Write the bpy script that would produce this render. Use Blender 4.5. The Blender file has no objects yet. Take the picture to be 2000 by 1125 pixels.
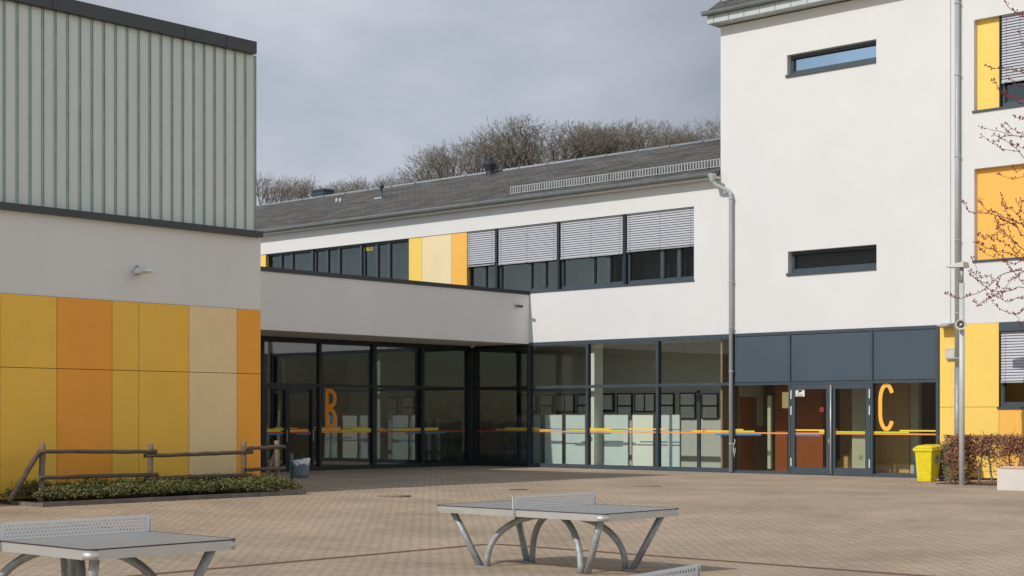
import bpy, math, random
from mathutils import Vector, Matrix
random.seed(7)
PI = math.pi
scene = bpy.context.scene
col = scene.collection

# ------------------------------------------------------------------ camera
SN, CS = 0.6687, 0.7436
F = 3003.0; HY = 816.0; CX = 1000.0
CAM = Vector((25.11, -37.54, 1.95))
def ray(px, py=HY):
    r = (px - CX) / F
    return Vector((-SN + r*CS, CS + r*SN, (HY - py) / F))
def on_y(px, y=0.0):
    d = ray(px); return CAM.x + d.x * (y - CAM.y) / d.y
def on_x(px, x):
    d = ray(px); return CAM.y + d.y * (x - CAM.x) / d.x
def dep(x, y):
    return -(x - CAM.x)*SN + (y - CAM.y)*CS
def zat(py, x, y):
    return CAM.z + (HY - py) / F * dep(x, y)
def pt_y(px, py, y=0.0):
    x = on_y(px, y); return Vector((x, y, zat(py, x, y)))
def pt_x(px, py, x):
    y = on_x(px, x); return Vector((x, y, zat(py, x, y)))
def pt_d(px, py, D):
    return CAM + ray(px, py) * D
def gz(x, y):
    d = max(9.0 - x, y + 20.1)
    if d >= 0: return min(d*0.045, 0.35)
    return min(-d, 10.0) * 0.031
def pt_g(px, py):
    z = 0.3
    for _ in range(12):
        d = ray(px, py); t = (z - CAM.z) / d.z
        p = CAM + d*t; z = gz(p.x, p.y)
    return Vector((p.x, p.y, z))

cam = bpy.data.cameras.new("camera"); camo = bpy.data.objects.new("camera", cam); col.objects.link(camo)
camo.location = CAM; camo.rotation_euler = (PI/2, 0, math.atan2(SN, CS))
cam.sensor_width = 36; cam.lens = F/2000*36; cam.shift_y = (HY-562.5)/2000; cam.clip_end = 3000
scene.camera = camo

# ------------------------------------------------------------------ materials
def newmat(name):
    m = bpy.data.materials.new(name); m.use_nodes = True
    nt = m.node_tree; b = nt.nodes["Principled BSDF"]
    return m, nt, b
def N(nt, t, **kw):
    n = nt.nodes.new(t)
    for k, v in kw.items():
        if k in ('operation','blend_type','noise_dimensions','wave_type','feature','data_type','bands_direction'): setattr(n, k, v)
        else: n.inputs[k].default_value = v
    return n
def c4(c): return (c[0], c[1], c[2], 1)
def mat(name, c, rough=0.6, metal=0.0, var=0.12, scale=3.0, bump=0.0, bscale=60.0, c2=None, spec=0.5, streak=None, fine=0.0):
    m, nt, b = newmat(name)
    b.inputs['Roughness'].default_value = rough; b.inputs['Metallic'].default_value = metal
    b.inputs['Specular IOR Level'].default_value = spec
    tc = N(nt, 'ShaderNodeTexCoord'); src = tc.outputs['Object']
    if streak:
        mp = nt.nodes.new('ShaderNodeMapping'); mp.inputs['Scale'].default_value = streak
        nt.links.new(src, mp.inputs['Vector']); src2 = mp.outputs['Vector']
    else: src2 = src
    no = N(nt, 'ShaderNodeTexNoise', Scale=scale, Detail=6.0, Roughness=0.6)
    nt.links.new(src2, no.inputs['Vector'])
    ra = nt.nodes.new('ShaderNodeValToRGB')
    ra.color_ramp.elements[0].position = 0.3; ra.color_ramp.elements[1].position = 0.7
    ca = c2 if c2 else [x*(1-var) for x in c]
    cb = c if c2 else [min(1, x*(1+var)) for x in c]
    ra.color_ramp.elements[0].color = c4(ca); ra.color_ramp.elements[1].color = c4(cb)
    nt.links.new(no.outputs['Fac'], ra.inputs['Fac'])
    outc = ra.outputs['Color']
    if fine:
        n3 = N(nt, 'ShaderNodeTexNoise', Scale=bscale, Detail=3.0); nt.links.new(src, n3.inputs['Vector'])
        mr = nt.nodes.new('ShaderNodeMapRange'); mr.inputs[3].default_value = 1-fine; mr.inputs[4].default_value = 1+fine
        nt.links.new(n3.outputs['Fac'], mr.inputs[0])
        mx = nt.nodes.new('ShaderNodeVectorMath'); mx.operation = 'SCALE'
        nt.links.new(outc, mx.inputs[0]); nt.links.new(mr.outputs[0], mx.inputs['Scale']); outc = mx.outputs[0]
    nt.links.new(outc, b.inputs['Base Color'])
    if bump:
        n2 = N(nt, 'ShaderNodeTexNoise', Scale=bscale, Detail=4.0); nt.links.new(src, n2.inputs['Vector'])
        bu = nt.nodes.new('ShaderNodeBump'); bu.inputs['Strength'].default_value = bump; bu.inputs['Distance'].default_value = 0.01
        nt.links.new(n2.outputs['Fac'], bu.inputs['Height']); nt.links.new(bu.outputs['Normal'], b.inputs['Normal'])
    return m
def glassmat(name, tint, ior=1.7, rough=0.0, refl=(1,1,1)):
    m = bpy.data.materials.new(name); m.use_nodes = True; nt = m.node_tree
    for n in list(nt.nodes): nt.nodes.remove(n)
    o = nt.nodes.new('ShaderNodeOutputMaterial'); mx = nt.nodes.new('ShaderNodeMixShader')
    tr = nt.nodes.new('ShaderNodeBsdfTransparent'); tr.inputs[0].default_value = c4(tint)
    gl = nt.nodes.new('ShaderNodeBsdfGlossy'); gl.inputs['Roughness'].default_value = rough; gl.inputs['Color'].default_value = c4(refl)
    fr = nt.nodes.new('ShaderNodeFresnel'); ge = nt.nodes.new('ShaderNodeNewGeometry')
    im = nt.nodes.new('ShaderNodeMapRange'); im.inputs[3].default_value = ior; im.inputs[4].default_value = 1.0/ior   # same reflectance on both faces
    nt.links.new(ge.outputs['Backfacing'], im.inputs[0]); nt.links.new(im.outputs[0], fr.inputs[0])
    tc = nt.nodes.new('ShaderNodeTexCoord')
    no = N(nt, 'ShaderNodeTexNoise', Scale=0.6, Detail=1.0); nt.links.new(tc.outputs['Object'], no.inputs['Vector'])
    bu = nt.nodes.new('ShaderNodeBump'); bu.inputs['Strength'].default_value = 0.02; bu.inputs['Distance'].default_value = 0.1
    nt.links.new(no.outputs['Fac'], bu.inputs['Height']); nt.links.new(bu.outputs['Normal'], gl.inputs['Normal'])
    nt.links.new(fr.outputs[0], mx.inputs[0]); nt.links.new(tr.outputs[0], mx.inputs[1]); nt.links.new(gl.outputs[0], mx.inputs[2])
    nt.links.new(mx.outputs[0], o.inputs[0])
    return m

def brickmat(name, cA, cB, mortar, bw, bh, msize, rough, bumpd, rot=0.0, stain=0.25, map3=None, bias=0.0, stainscale=0.35, speck=0.0):
    m, nt, b = newmat(name); b.inputs['Roughness'].default_value = rough
    tc = N(nt, 'ShaderNodeTexCoord'); mp = nt.nodes.new('ShaderNodeMapping')
    mp.inputs['Rotation'].default_value = (0, 0, rot) if not map3 else map3
    nt.links.new(tc.outputs['Object'], mp.inputs['Vector'])
    br = nt.nodes.new('ShaderNodeTexBrick'); br.inputs['Scale'].default_value = 1.0
    br.inputs['Color1'].default_value = c4(cA); br.inputs['Color2'].default_value = c4(cB); br.inputs['Mortar'].default_value = c4(mortar)
    br.inputs['Mortar Size'].default_value = msize; br.inputs['Mortar Smooth'].default_value = 0.3; br.inputs['Bias'].default_value = bias
    br.inputs['Brick Width'].default_value = bw; br.inputs['Row Height'].default_value = bh
    nt.links.new(mp.outputs['Vector'], br.inputs['Vector'])
    no = N(nt, 'ShaderNodeTexNoise', Scale=stainscale, Detail=8.0, Roughness=0.65); nt.links.new(tc.outputs['Object'], no.inputs['Vector'])
    mr = nt.nodes.new('ShaderNodeMapRange'); mr.inputs[1].default_value = 0.3; mr.inputs[2].default_value = 0.7
    mr.inputs[3].default_value = 1-stain; mr.inputs[4].default_value = 1+stain*0.6
    nt.links.new(no.outputs['Fac'], mr.inputs[0])
    sc = nt.nodes.new('ShaderNodeVectorMath'); sc.operation = 'SCALE'
    nt.links.new(br.outputs['Color'], sc.inputs[0]); nt.links.new(mr.outputs[0], sc.inputs['Scale'])
    outc = sc.outputs[0]
    n3 = N(nt, 'ShaderNodeTexNoise', Scale=9.0, Detail=5.0, Roughness=0.7); nt.links.new(tc.outputs['Object'], n3.inputs['Vector'])
    m3 = nt.nodes.new('ShaderNodeMapRange'); m3.inputs[1].default_value = 0.3; m3.inputs[2].default_value = 0.7
    m3.inputs[3].default_value = 0.88; m3.inputs[4].default_value = 1.1
    nt.links.new(n3.outputs['Fac'], m3.inputs[0])
    s2 = nt.nodes.new('ShaderNodeVectorMath'); s2.operation = 'SCALE'
    nt.links.new(outc, s2.inputs[0]); nt.links.new(m3.outputs[0], s2.inputs['Scale']); outc = s2.outputs[0]
    if speck:
        vo = nt.nodes.new('ShaderNodeTexVoronoi'); vo.inputs['Scale'].default_value = 1.1
        nt.links.new(tc.outputs['Object'], vo.inputs['Vector'])
        lt = nt.nodes.new('ShaderNodeMath'); lt.operation = 'LESS_THAN'; lt.inputs[1].default_value = 0.035
        nt.links.new(vo.outputs['Distance'], lt.inputs[0])
        mx = nt.nodes.new('ShaderNodeMix'); mx.data_type = 'RGBA'; mx.inputs[7].default_value = (0.62, 0.58, 0.52, 1)
        nt.links.new(lt.outputs[0], mx.inputs[0]); nt.links.new(outc, mx.inputs[6]); outc = mx.outputs[2]
    nt.links.new(outc, b.inputs['Base Color'])
    bu = nt.nodes.new('ShaderNodeBump'); bu.inputs['Strength'].default_value = 0.8; bu.inputs['Distance'].default_value = bumpd
    inv = nt.nodes.new('ShaderNodeMath'); inv.operation = 'SUBTRACT'; inv.inputs[0].default_value = 1.0
    nt.links.new(br.outputs['Fac'], inv.inputs[1]); nt.links.new(inv.outputs[0], bu.inputs['Height'])
    nt.links.new(bu.outputs['Normal'], b.inputs['Normal'])
    return m

M = {}
M['render'] = mat('white_render', (0.695, 0.685, 0.67), 0.9, var=0.025, scale=0.7, bump=0.35, bscale=45, fine=0.05)
M['render_grey'] = mat('hall_render', (0.72, 0.70, 0.665), 0.9, var=0.04, scale=0.6, bump=0.35, bscale=45, streak=(1, 1, 0.25), fine=0.05)
M['render_bounce'] = mat('bounce_lit_render', (0.84, 0.81, 0.77), 0.9, var=0.03, scale=0.6, bump=0.35, bscale=45, streak=(1, 1, 0.25), fine=0.05)  # hall render lightened, bounce light off the sunlit facade put into the colour
M['ugl'] = mat('channel_glass', (0.61, 0.645, 0.60), 0.35, var=0.06, scale=1.1, streak=(1, 2.5, 0.25), spec=0.6)
M['ugl_rib'] = mat('channel_glass_edge', (0.34, 0.46, 0.40), 0.3, var=0.15)
M['anth'] = mat('anthracite_metal', (0.035, 0.042, 0.05), 0.45, var=0.12)
M['frame'] = mat('slate_blue_frame', (0.055, 0.075, 0.092), 0.4, var=0.08)
M['frame_dark'] = mat('dark_frame', (0.018, 0.022, 0.027), 0.4, var=0.1)
M['spandrel'] = mat('slate_spandrel', (0.075, 0.10, 0.125), 0.22, var=0.05, scale=0.8)
M['gasket'] = mat('rubber_seal', (0.012, 0.013, 0.015), 0.7)
M['yel'] = mat('yellow_panel', (0.88, 0.60, 0.125), 0.55, var=0.035, scale=0.9, bscale=25, fine=0.03)
M['ora'] = mat('orange_panel', (0.88, 0.47, 0.085), 0.55, var=0.035, scale=0.9, bscale=25, fine=0.03)
M['yel_h'] = mat('hall_yellow_panel', (0.88, 0.51, 0.055), 0.55, var=0.05, scale=0.9, bscale=25, fine=0.03)
M['ora_h'] = mat('hall_orange_panel', (0.90, 0.36, 0.028), 0.55, var=0.05, scale=0.9, bscale=25, fine=0.03)
M['ora_h2'] = mat('hall_orange_panel_light', (0.94, 0.40, 0.03), 0.55, var=0.05, scale=0.9, bscale=25, fine=0.03)
M['cre_h'] = mat('hall_cream_panel', (0.86, 0.64, 0.33), 0.55, var=0.05, scale=0.9, bscale=25, fine=0.03)
M['cre'] = mat('cream_panel', (0.80, 0.66, 0.38), 0.55, var=0.035, scale=0.9, bscale=25, fine=0.03)
M['zinc'] = mat('zinc', (0.40, 0.43, 0.42), 0.45, 0.1, var=0.12, scale=4, streak=(1, 1, 0.3))
M['zinc_dk'] = mat('dark_zinc', (0.24, 0.265, 0.27), 0.45, 0.15, var=0.12, scale=4)
M['ridge'] = mat('ridge_metal', (0.26, 0.285, 0.31), 0.5, 0.1, var=0.1)
M['zinc_lt'] = mat('pale_zinc', (0.50, 0.54, 0.54), 0.5, 0.2, var=0.08, scale=3)
M['galv'] = mat('galvanised_steel', (0.34, 0.355, 0.36), 0.5, 0.25, var=0.25, scale=14, bump=0.05, bscale=40)
M['alu'] = mat('brushed_aluminium', (0.56, 0.55, 0.52), 0.42, 0.5, var=0.06, scale=3)
M['ttop'] = mat('table_top', (0.30, 0.305, 0.31), 0.38, var=0.16, scale=2.2, c2=(0.34, 0.325, 0.30), bump=0.05, bscale=20)
M['trim'] = mat('worn_brown_trim', (0.055, 0.035, 0.035), 0.6)
M['wood'] = mat('weathered_wood', (0.27, 0.20, 0.135), 0.85, c2=(0.16, 0.12, 0.085), scale=5, bump=0.4, bscale=30, streak=(1, 1, 3))
M['wood_dk'] = mat('dark_weathered_rail', (0.16, 0.115, 0.075), 0.85, c2=(0.07, 0.05, 0.035), scale=6, bump=0.4, bscale=30, streak=(3, 0.7, 3))
M['kerb'] = mat('concrete_kerb', (0.20, 0.175, 0.145), 0.9, c2=(0.10, 0.085, 0.07), scale=4, bump=0.3, bscale=50)
M['conc'] = mat('pale_concrete', (0.62, 0.58, 0.53), 0.85, var=0.08, scale=2.5, bump=0.15, bscale=30)
M['seat'] = mat('pink_stone_seat', (0.62, 0.43, 0.34), 0.7, var=0.08)
M['binyel'] = mat('yellow_plastic', (0.76, 0.62, 0.015), 0.45, var=0.10, scale=7)
M['binblu'] = mat('blue_plastic', (0.06, 0.14, 0.42), 0.4, var=0.05)
M['binblu2'] = mat('pale_blue_plastic', (0.12, 0.18, 0.50), 0.45, var=0.05)
M['bingrn'] = mat('green_plastic', (0.04, 0.09, 0.04), 0.5, var=0.1)
M['bingry'] = mat('grey_bin_paint', (0.085, 0.12, 0.14), 0.45, var=0.1)
M['bag'] = mat('clear_bin_bag', (0.62, 0.62, 0.62), 0.3, var=0.4, scale=25, bump=1.0, bscale=40)
M['rubber'] = mat('black_rubber', (0.015, 0.015, 0.015), 0.7)
M['white'] = mat('white_paint', (0.72, 0.72, 0.70), 0.5, var=0.03)
M['offwhite'] = mat('offwhite_paint', (0.55, 0.54, 0.49), 0.5, var=0.06)
M['pole'] = mat('painted_pole', (0.55, 0.56, 0.56), 0.5, 0.1, var=0.05)
M['speaker_in'] = mat('horn_inside', (0.12, 0.12, 0.12), 0.6)
M['lamp_glow'] = mat('lamp_glow', (0.8, 0.7, 0.4), 0.5); _b = M['lamp_glow'].node_tree.nodes['Principled BSDF']; _b.inputs['Emission Color'].default_value = (1, .82, .42, 1); _b.inputs['Emission Strength'].default_value = 0.35
M['slat'] = mat('blind_slat', (0.53, 0.535, 0.57), 0.45, 0.1, var=0.03)
M['slatrail'] = mat('blind_rail', (0.40, 0.41, 0.42), 0.4, 0.3, var=0.05)
M['curtain'] = mat('grey_curtain', (0.24, 0.225, 0.22), 0.9, var=0.2)
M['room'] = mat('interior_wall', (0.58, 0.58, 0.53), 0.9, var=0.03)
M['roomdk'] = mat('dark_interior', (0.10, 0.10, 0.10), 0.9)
M['ceil'] = mat('interior_ceiling', (0.78, 0.78, 0.74), 0.9, var=0.03)
M['floor'] = mat('interior_floor', (0.34, 0.33, 0.31), 0.35, var=0.1)
M['lobby_or'] = mat('lobby_orange', (0.42, 0.11, 0.03), 0.6, var=0.04)
M['lobby_br'] = mat('lobby_brown', (0.86, 0.52, 0.26), 0.6, var=0.06)
M['lobby_gr'] = mat('lobby_grey', (0.38, 0.26, 0.17), 0.7, var=0.05)
M['lobby_wood'] = mat('lobby_wood', (0.42, 0.16, 0.05), 0.5, var=0.15, streak=(6, 6, .5))
M['lobby_lt'] = mat('lobby_light', (0.76, 0.72, 0.60), 0.7, var=0.04)
M['frosted'] = mat('frosted_display', (0.74, 0.83, 0.83), 0.35, var=0.06, scale=1.5)
M['boardline'] = mat('display_groove', (0.60, 0.70, 0.70), 0.4)
M['boardplain'] = mat('plain_display', (0.88, 0.90, 0.80), 0.5, var=0.03)
M['boardframe'] = mat('display_frame', (0.22, 0.21, 0.17), 0.5)
M['picframe'] = mat('picture_frame', (0.035, 0.024, 0.02), 0.5)
M['pot'] = mat('white_pot', (0.50, 0.52, 0.49), 0.5)
M['palm'] = mat('palm_leaf', (0.02, 0.045, 0.018), 0.5, var=0.3)
M['s_yel'] = mat('sticker_yellow', (0.85, 0.62, 0.05), 0.5, var=0.02)
M['s_grn'] = mat('sticker_lime', (0.60, 0.66, 0.03), 0.5, var=0.02)
M['s_ora'] = mat('sticker_orange', (0.85, 0.32, 0.07), 0.5, var=0.02)
M['s_red'] = mat('sticker_red', (0.60, 0.07, 0.05), 0.5, var=0.02)
M['s_blu'] = mat('sticker_blue', (0.04, 0.22, 0.50), 0.5, var=0.02)
M['let_C'] = mat('letter_orange', (0.90, 0.47, 0.06), 0.5, var=0.02)
M['let_B'] = mat('letter_deep_orange', (0.75, 0.27, 0.02), 0.5, var=0.02)
M['ink'] = mat('black_print', (0.03, 0.03, 0.03), 0.6)
M['rust'] = mat('rusty_iron', (0.23, 0.12, 0.08), 0.8, c2=(0.13, 0.07, 0.05), scale=12, bump=0.3)
M['manh'] = mat('manhole_concrete', (0.30, 0.25, 0.19), 0.85, var=0.12, scale=8)
M['twig'] = mat('winter_twigs', (0.27, 0.235, 0.19), 0.9, c2=(0.175, 0.15, 0.12), scale=0.6)
M['bark'] = mat('grey_bark', (0.12, 0.095, 0.07), 0.9, c2=(0.07, 0.055, 0.043), scale=3)
M['redtwig'] = mat('reddish_twig', (0.13, 0.055, 0.045), 0.7, var=0.2)
M['bud'] = mat('red_bud', (0.26, 0.035, 0.05), 0.6, var=0.3, scale=20)
M['beech1'] = mat('dry_beech_leaf', (0.34, 0.155, 0.09), 0.7, c2=(0.20, 0.08, 0.05), scale=7)
M['beech2'] = mat('dry_beech_leaf_pale', (0.44, 0.24, 0.14), 0.7, c2=(0.28, 0.12, 0.075), scale=9)
M['hstem'] = mat('hedge_stem', (0.20, 0.17, 0.13), 0.9, var=0.3, scale=12)
M['leafg'] = mat('shrub_leaf', (0.125, 0.155, 0.035), 0.6, c2=(0.06, 0.075, 0.02), scale=5)
M['leafy'] = mat('shrub_leaf_pale', (0.21, 0.195, 0.055), 0.6, c2=(0.12, 0.12, 0.035), scale=6)
M['leafb'] = mat('shrub_leaf_brown', (0.13, 0.07, 0.03), 0.7, var=0.3)
M['soil'] = mat('planter_soil', (0.055, 0.042, 0.03), 0.95, var=0.3, scale=12, bump=0.6)
M['hill'] = mat('hill_grass', (0.07, 0.08, 0.035), 0.95, var=0.3, scale=0.2)
M['joint'] = mat('joint_seal', (0.30, 0.22, 0.16), 0.8)
M['paving'] = brickmat('paving', (0.55, 0.425, 0.30), (0.48, 0.37, 0.26), (0.28, 0.21, 0.145), 0.21, 0.105, 0.011, 0.85, 0.006, stain=0.26, stainscale=0.5, speck=1)
M['shingle'] = brickmat('roof_shingle', (0.095, 0.088, 0.080), (0.20, 0.185, 0.167), (0.02, 0.018, 0.016), 0.95, 0.165, 0.026, 0.9, 0.03, stain=0.34, stainscale=1.3)
M['glass'] = glassmat('foyer_glass', (0.95, 0.97, 0.95), 1.68)
M['glassB'] = glassmat('link_glass', (0.50, 0.56, 0.55), 2.1)
M['glassC'] = glassmat('lobby_glass', (0.86, 0.88, 0.83), 1.5)
M['glassU'] = glassmat('upper_glass', (0.46, 0.48, 0.49), 1.72)
M['mirror'] = glassmat('stair_glass', (0.10, 0.11, 0.12), 7.0, refl=(.78, .92, 1.0))
M['netmat'] = None

def netmaterial():
    m = bpy.data.materials.new('perforated_steel'); m.use_nodes = True; nt = m.node_tree
    b = nt.nodes['Principled BSDF']; o = nt.nodes['Material Output']
    b.inputs['Base Color'].default_value = (0.78, 0.78, 0.77, 1); b.inputs['Roughness'].default_value = 0.5; b.inputs['Metallic'].default_value = 0.1
    tc = nt.nodes.new('ShaderNodeTexCoord'); sp = nt.nodes.new('ShaderNodeSeparateXYZ'); nt.links.new(tc.outputs['Object'], sp.inputs[0])
    def mth(op, a, b_=None):
        n = nt.nodes.new('ShaderNodeMath'); n.operation = op
        for i, v in enumerate((a, b_)):
            if v is None: continue
            if isinstance(v, (int, float)): n.inputs[i].default_value = v
            else: nt.links.new(v, n.inputs[i])
        return n.outputs[0]
    P = 0.036; Q = P*0.866*2
    def lattice(ox, oz):
        u = mth('SUBTRACT', mth('FRACT', mth('ADD', mth('DIVIDE', sp.outputs['Y'], P), 100+ox)), 0.5)
        v = mth('SUBTRACT', mth('FRACT', mth('ADD', mth('DIVIDE', mth('SUBTRACT', sp.outputs['Z'], 0.76+0.076), Q), 100+oz)), 0.5)
        u = mth('MULTIPLY', u, P); v = mth('MULTIPLY', v, Q)
        d = mth('SQRT', mth('ADD', mth('MULTIPLY', u, u), mth('MULTIPLY', v, v)))
        return mth('LESS_THAN', d, 0.0128)
    h = mth('MAXIMUM', lattice(0, 0.25), lattice(0.5, 0.75))
    inz = mth('LESS_THAN', mth('ABSOLUTE', mth('SUBTRACT', sp.outputs['Z'], 0.76+0.078)), 0.060)
    iny = mth('LESS_THAN', mth('ABSOLUTE', sp.outputs['Y']), 0.735)
    h = mth('MULTIPLY', h, mth('MULTIPLY', inz, iny))
    tr = nt.nodes.new('ShaderNodeBsdfTransparent'); mx = nt.nodes.new('ShaderNodeMixShader')
    nt.links.new(h, mx.inputs[0]); nt.links.new(b.outputs[0], mx.inputs[1]); nt.links.new(tr.outputs[0], mx.inputs[2])
    nt.links.new(mx.outputs[0], o.inputs[0])
    return m
M['netmat'] = netmaterial()
def artmaterial():
    m, nt, b = newmat('ink_drawing'); b.inputs['Roughness'].default_value = 0.7
    tc = N(nt, 'ShaderNodeTexCoord')
    no = N(nt, 'ShaderNodeTexNoise', Scale=7.0, Detail=2.0); nt.links.new(tc.outputs['Object'], no.inputs['Vector'])
    w = nt.nodes.new('ShaderNodeMath'); w.operation = 'PINGPONG'; w.inputs[1].default_value = 0.09
    nt.links.new(no.outputs['Fac'], w.inputs[0])
    ra = nt.nodes.new('ShaderNodeValToRGB'); ra.color_ramp.elements[0].position = 0.003; ra.color_ramp.elements[1].position = 0.008
    ra.color_ramp.elements[0].color = (0.05, 0.05, 0.05, 1); ra.color_ramp.elements[1].color = (0.88, 0.88, 0.84, 1)
    nt.links.new(w.outputs[0], ra.inputs[0]); nt.links.new(ra.outputs[0], b.inputs['Base Color'])
    return m
M['art'] = artmaterial()


# ------------------------------------------------------------------ mesh builder
class MB:
    def __init__(s): s.v = []; s.f = []; s.m = []; s.sm = []
    def add(s, vs, fs, mi=0, sm=False):
        o = len(s.v); s.v += [tuple(p) for p in vs]
        for f in fs: s.f.append([i+o for i in f]); s.m.append(mi); s.sm.append(sm)
    def box(s, x0, x1, y0, y1, z0, z1, mi=0):
        if x0 > x1: x0, x1 = x1, x0
        if y0 > y1: y0, y1 = y1, y0
        if z0 > z1: z0, z1 = z1, z0
        s.add([(x0,y0,z0),(x1,y0,z0),(x1,y1,z0),(x0,y1,z0),(x0,y0,z1),(x1,y0,z1),(x1,y1,z1),(x0,y1,z1)],
              [(0,3,2,1),(4,5,6,7),(0,1,5,4),(1,2,6,5),(2,3,7,6),(3,0,4,7)], mi)
    def hexa(s, p, mi=0):   # 8 points, bottom 4 then top 4
        s.add(p, [(0,3,2,1),(4,5,6,7),(0,1,5,4),(1,2,6,5),(2,3,7,6),(3,0,4,7)], mi)
    def tube(s, path, r, n=10, mi=0, cap=True, sm=True):
        path = [Vector(p) for p in path]
        rs = r if isinstance(r, (list, tuple)) else [r]*len(path)
        o = len(s.v); up = Vector((0.13, 0.31, 0.94)).normalized()
        for i, p in enumerate(path):
            a = path[max(0, i-1)]; b = path[min(len(path)-1, i+1)]
            t = (b-a); t = t.normalized() if t.length > 1e-9 else Vector((0,0,1))
            if i == 0:
                u = t.cross(up); 
                if u.length < 0.1: u = t.cross(Vector((1,0,0)))
                u.normalize()
            else:
                u = (u - t*u.dot(t)); u.normalize()
            w = t.cross(u)
            for k in range(n):
                an = 2*PI*k/n; s.v.append(tuple(p + (u*math.cos(an) + w*math.sin(an))*rs[i]))
        for i in range(len(path)-1):
            for k in range(n):
                k2 = (k+1) % n
                s.f.append([o+i*n+k, o+i*n+k2, o+(i+1)*n+k2, o+(i+1)*n+k]); s.m.append(mi); s.sm.append(sm)
        if cap:
            s.f.append([o+k for k in range(n)][::-1]); s.m.append(mi); s.sm.append(False)
            e = o+(len(path)-1)*n
            s.f.append([e+k for k in range(n)]); s.m.append(mi); s.sm.append(False)
    def lathe(s, c, prof, n=20, mi=0, axis='z', ang=None):
        o = len(s.v)
        for r, h in prof:
            for k in range(n):
                a = 2*PI*k/n
                s.v.append((c[0]+r*math.cos(a), c[1]+r*math.sin(a), c[2]+h))
        for i in range(len(prof)-1):
            for k in range(n):
                k2 = (k+1) % n
                s.f.append([o+i*n+k, o+i*n+k2, o+(i+1)*n+k2, o+(i+1)*n+k]); s.m.append(mi); s.sm.append(True)
        s.f.append([o+k for k in range(n)][::-1]); s.m.append(mi); s.sm.append(False)
        e = o+(len(prof)-1)*n; s.f.append([e+k for k in range(n)]); s.m.append(mi); s.sm.append(False)
    def wall_y(s, x0, x1, z0, z1, holes, y, depth, mi=0):
        """wall facing -y in the plane y with rectangular holes; reveals run back by depth"""
        xs = sorted({x0, x1, *[h[0] for h in holes], *[h[1] for h in holes]}); zs = sorted({z0, z1, *[h[2] for h in holes], *[h[3] for h in holes]})
        xs = [x for x in xs if x0 <= x <= x1]; zs = [z for z in zs if z0 <= z <= z1]
        for i in range(len(xs)-1):
            for j in range(len(zs)-1):
                cx = (xs[i]+xs[i+1])/2; cz = (zs[j]+zs[j+1])/2
                if any(h[0] < cx < h[1] and h[2] < cz < h[3] for h in holes): continue
                a, b, c, d = xs[i], xs[i+1], zs[j], zs[j+1]
                s.add([(a,y,c),(b,y,c),(b,y,d),(a,y,d)], [(0,1,2,3)], mi)
                s.add([(a,y+depth,c),(b,y+depth,c),(b,y+depth,d),(a,y+depth,d)], [(3,2,1,0)], mi)
        for a, b, c, d in holes:
            Y0, Y1 = y, y+depth
            for q in ([(a,Y0,c),(a,Y0,d),(a,Y1,d),(a,Y1,c)], [(b,Y0,c),(b,Y1,c),(b,Y1,d),(b,Y0,d)],
                      [(a,Y0,d),(b,Y0,d),(b,Y1,d),(a,Y1,d)], [(a,Y0,c),(a,Y1,c),(b,Y1,c),(b,Y0,c)]):
                s.add(q, [(0,1,2,3)], mi)
        for q in ([(x0,y,z0),(x0,y+depth,z0),(x0,y+depth,z1),(x0,y,z1)], [(x1,y,z0),(x1,y,z1),(x1,y+depth,z1),(x1,y+depth,z0)],
                  [(x0,y,z0),(x1,y,z0),(x1,y+depth,z0),(x0,y+depth,z0)], [(x0,y,z1),(x0,y+depth,z1),(x1,y+depth,z1),(x1,y,z1)]):
            s.add(q, [(0,1,2,3)], mi)
    def build(s, name, mats, parent=None, bevel=0.0, local=False, smooth=None):
        me = bpy.data.meshes.new(name)
        off = Vector((0,0,0))
        if parent is not None and not local:
            p = parent
            while p is not None: off += p.location; p = p.parent
        vs = [(a-off.x, b-off.y, c-off.z) for a, b, c in s.v] if off.length > 0 else s.v
        me.from_pydata(vs, [], s.f)
        if not isinstance(mats, (list, tuple)): mats = [mats]
        for m in mats: me.materials.append(M[m] if isinstance(m, str) else m)
        me.polygons.foreach_set('material_index', s.m)
        me.polygons.foreach_set('use_smooth', [smooth]*len(s.f) if smooth is not None else s.sm)
        me.update()
        o = bpy.data.objects.new(name, me); col.objects.link(o)
        if parent is not None: o.parent = parent
        if bevel:
            b = o.modifiers.new('bevel', 'BEVEL'); b.width = bevel; b.segments = 2; b.limit_method = 'ANGLE'; b.angle_limit = math.radians(40)
        return o
def tag(o, label=None, cat=None, group=None, kind=None):
    if label: o['label'] = label
    if cat: o['category'] = cat
    if group: o['group'] = group
    if kind: o['kind'] = kind
    return o
def thing(name, loc, label, cat, group=None, rz=0.0):
    o = bpy.data.objects.new(name, None); col.objects.link(o); o.location = loc; o.rotation_euler = (0, 0, rz)
    o.empty_display_size = 0.3
    return tag(o, label, cat, group)
def copy_tree(o, parent=None):
    c = o.copy(); col.objects.link(c); c.parent = parent
    for ch in list(o.children): copy_tree(ch, c)
    return c
def one_box(name, m, parent, *a, **k):
    b = MB(); b.box(*a); return b.build(name, m, parent, **k)

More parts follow.
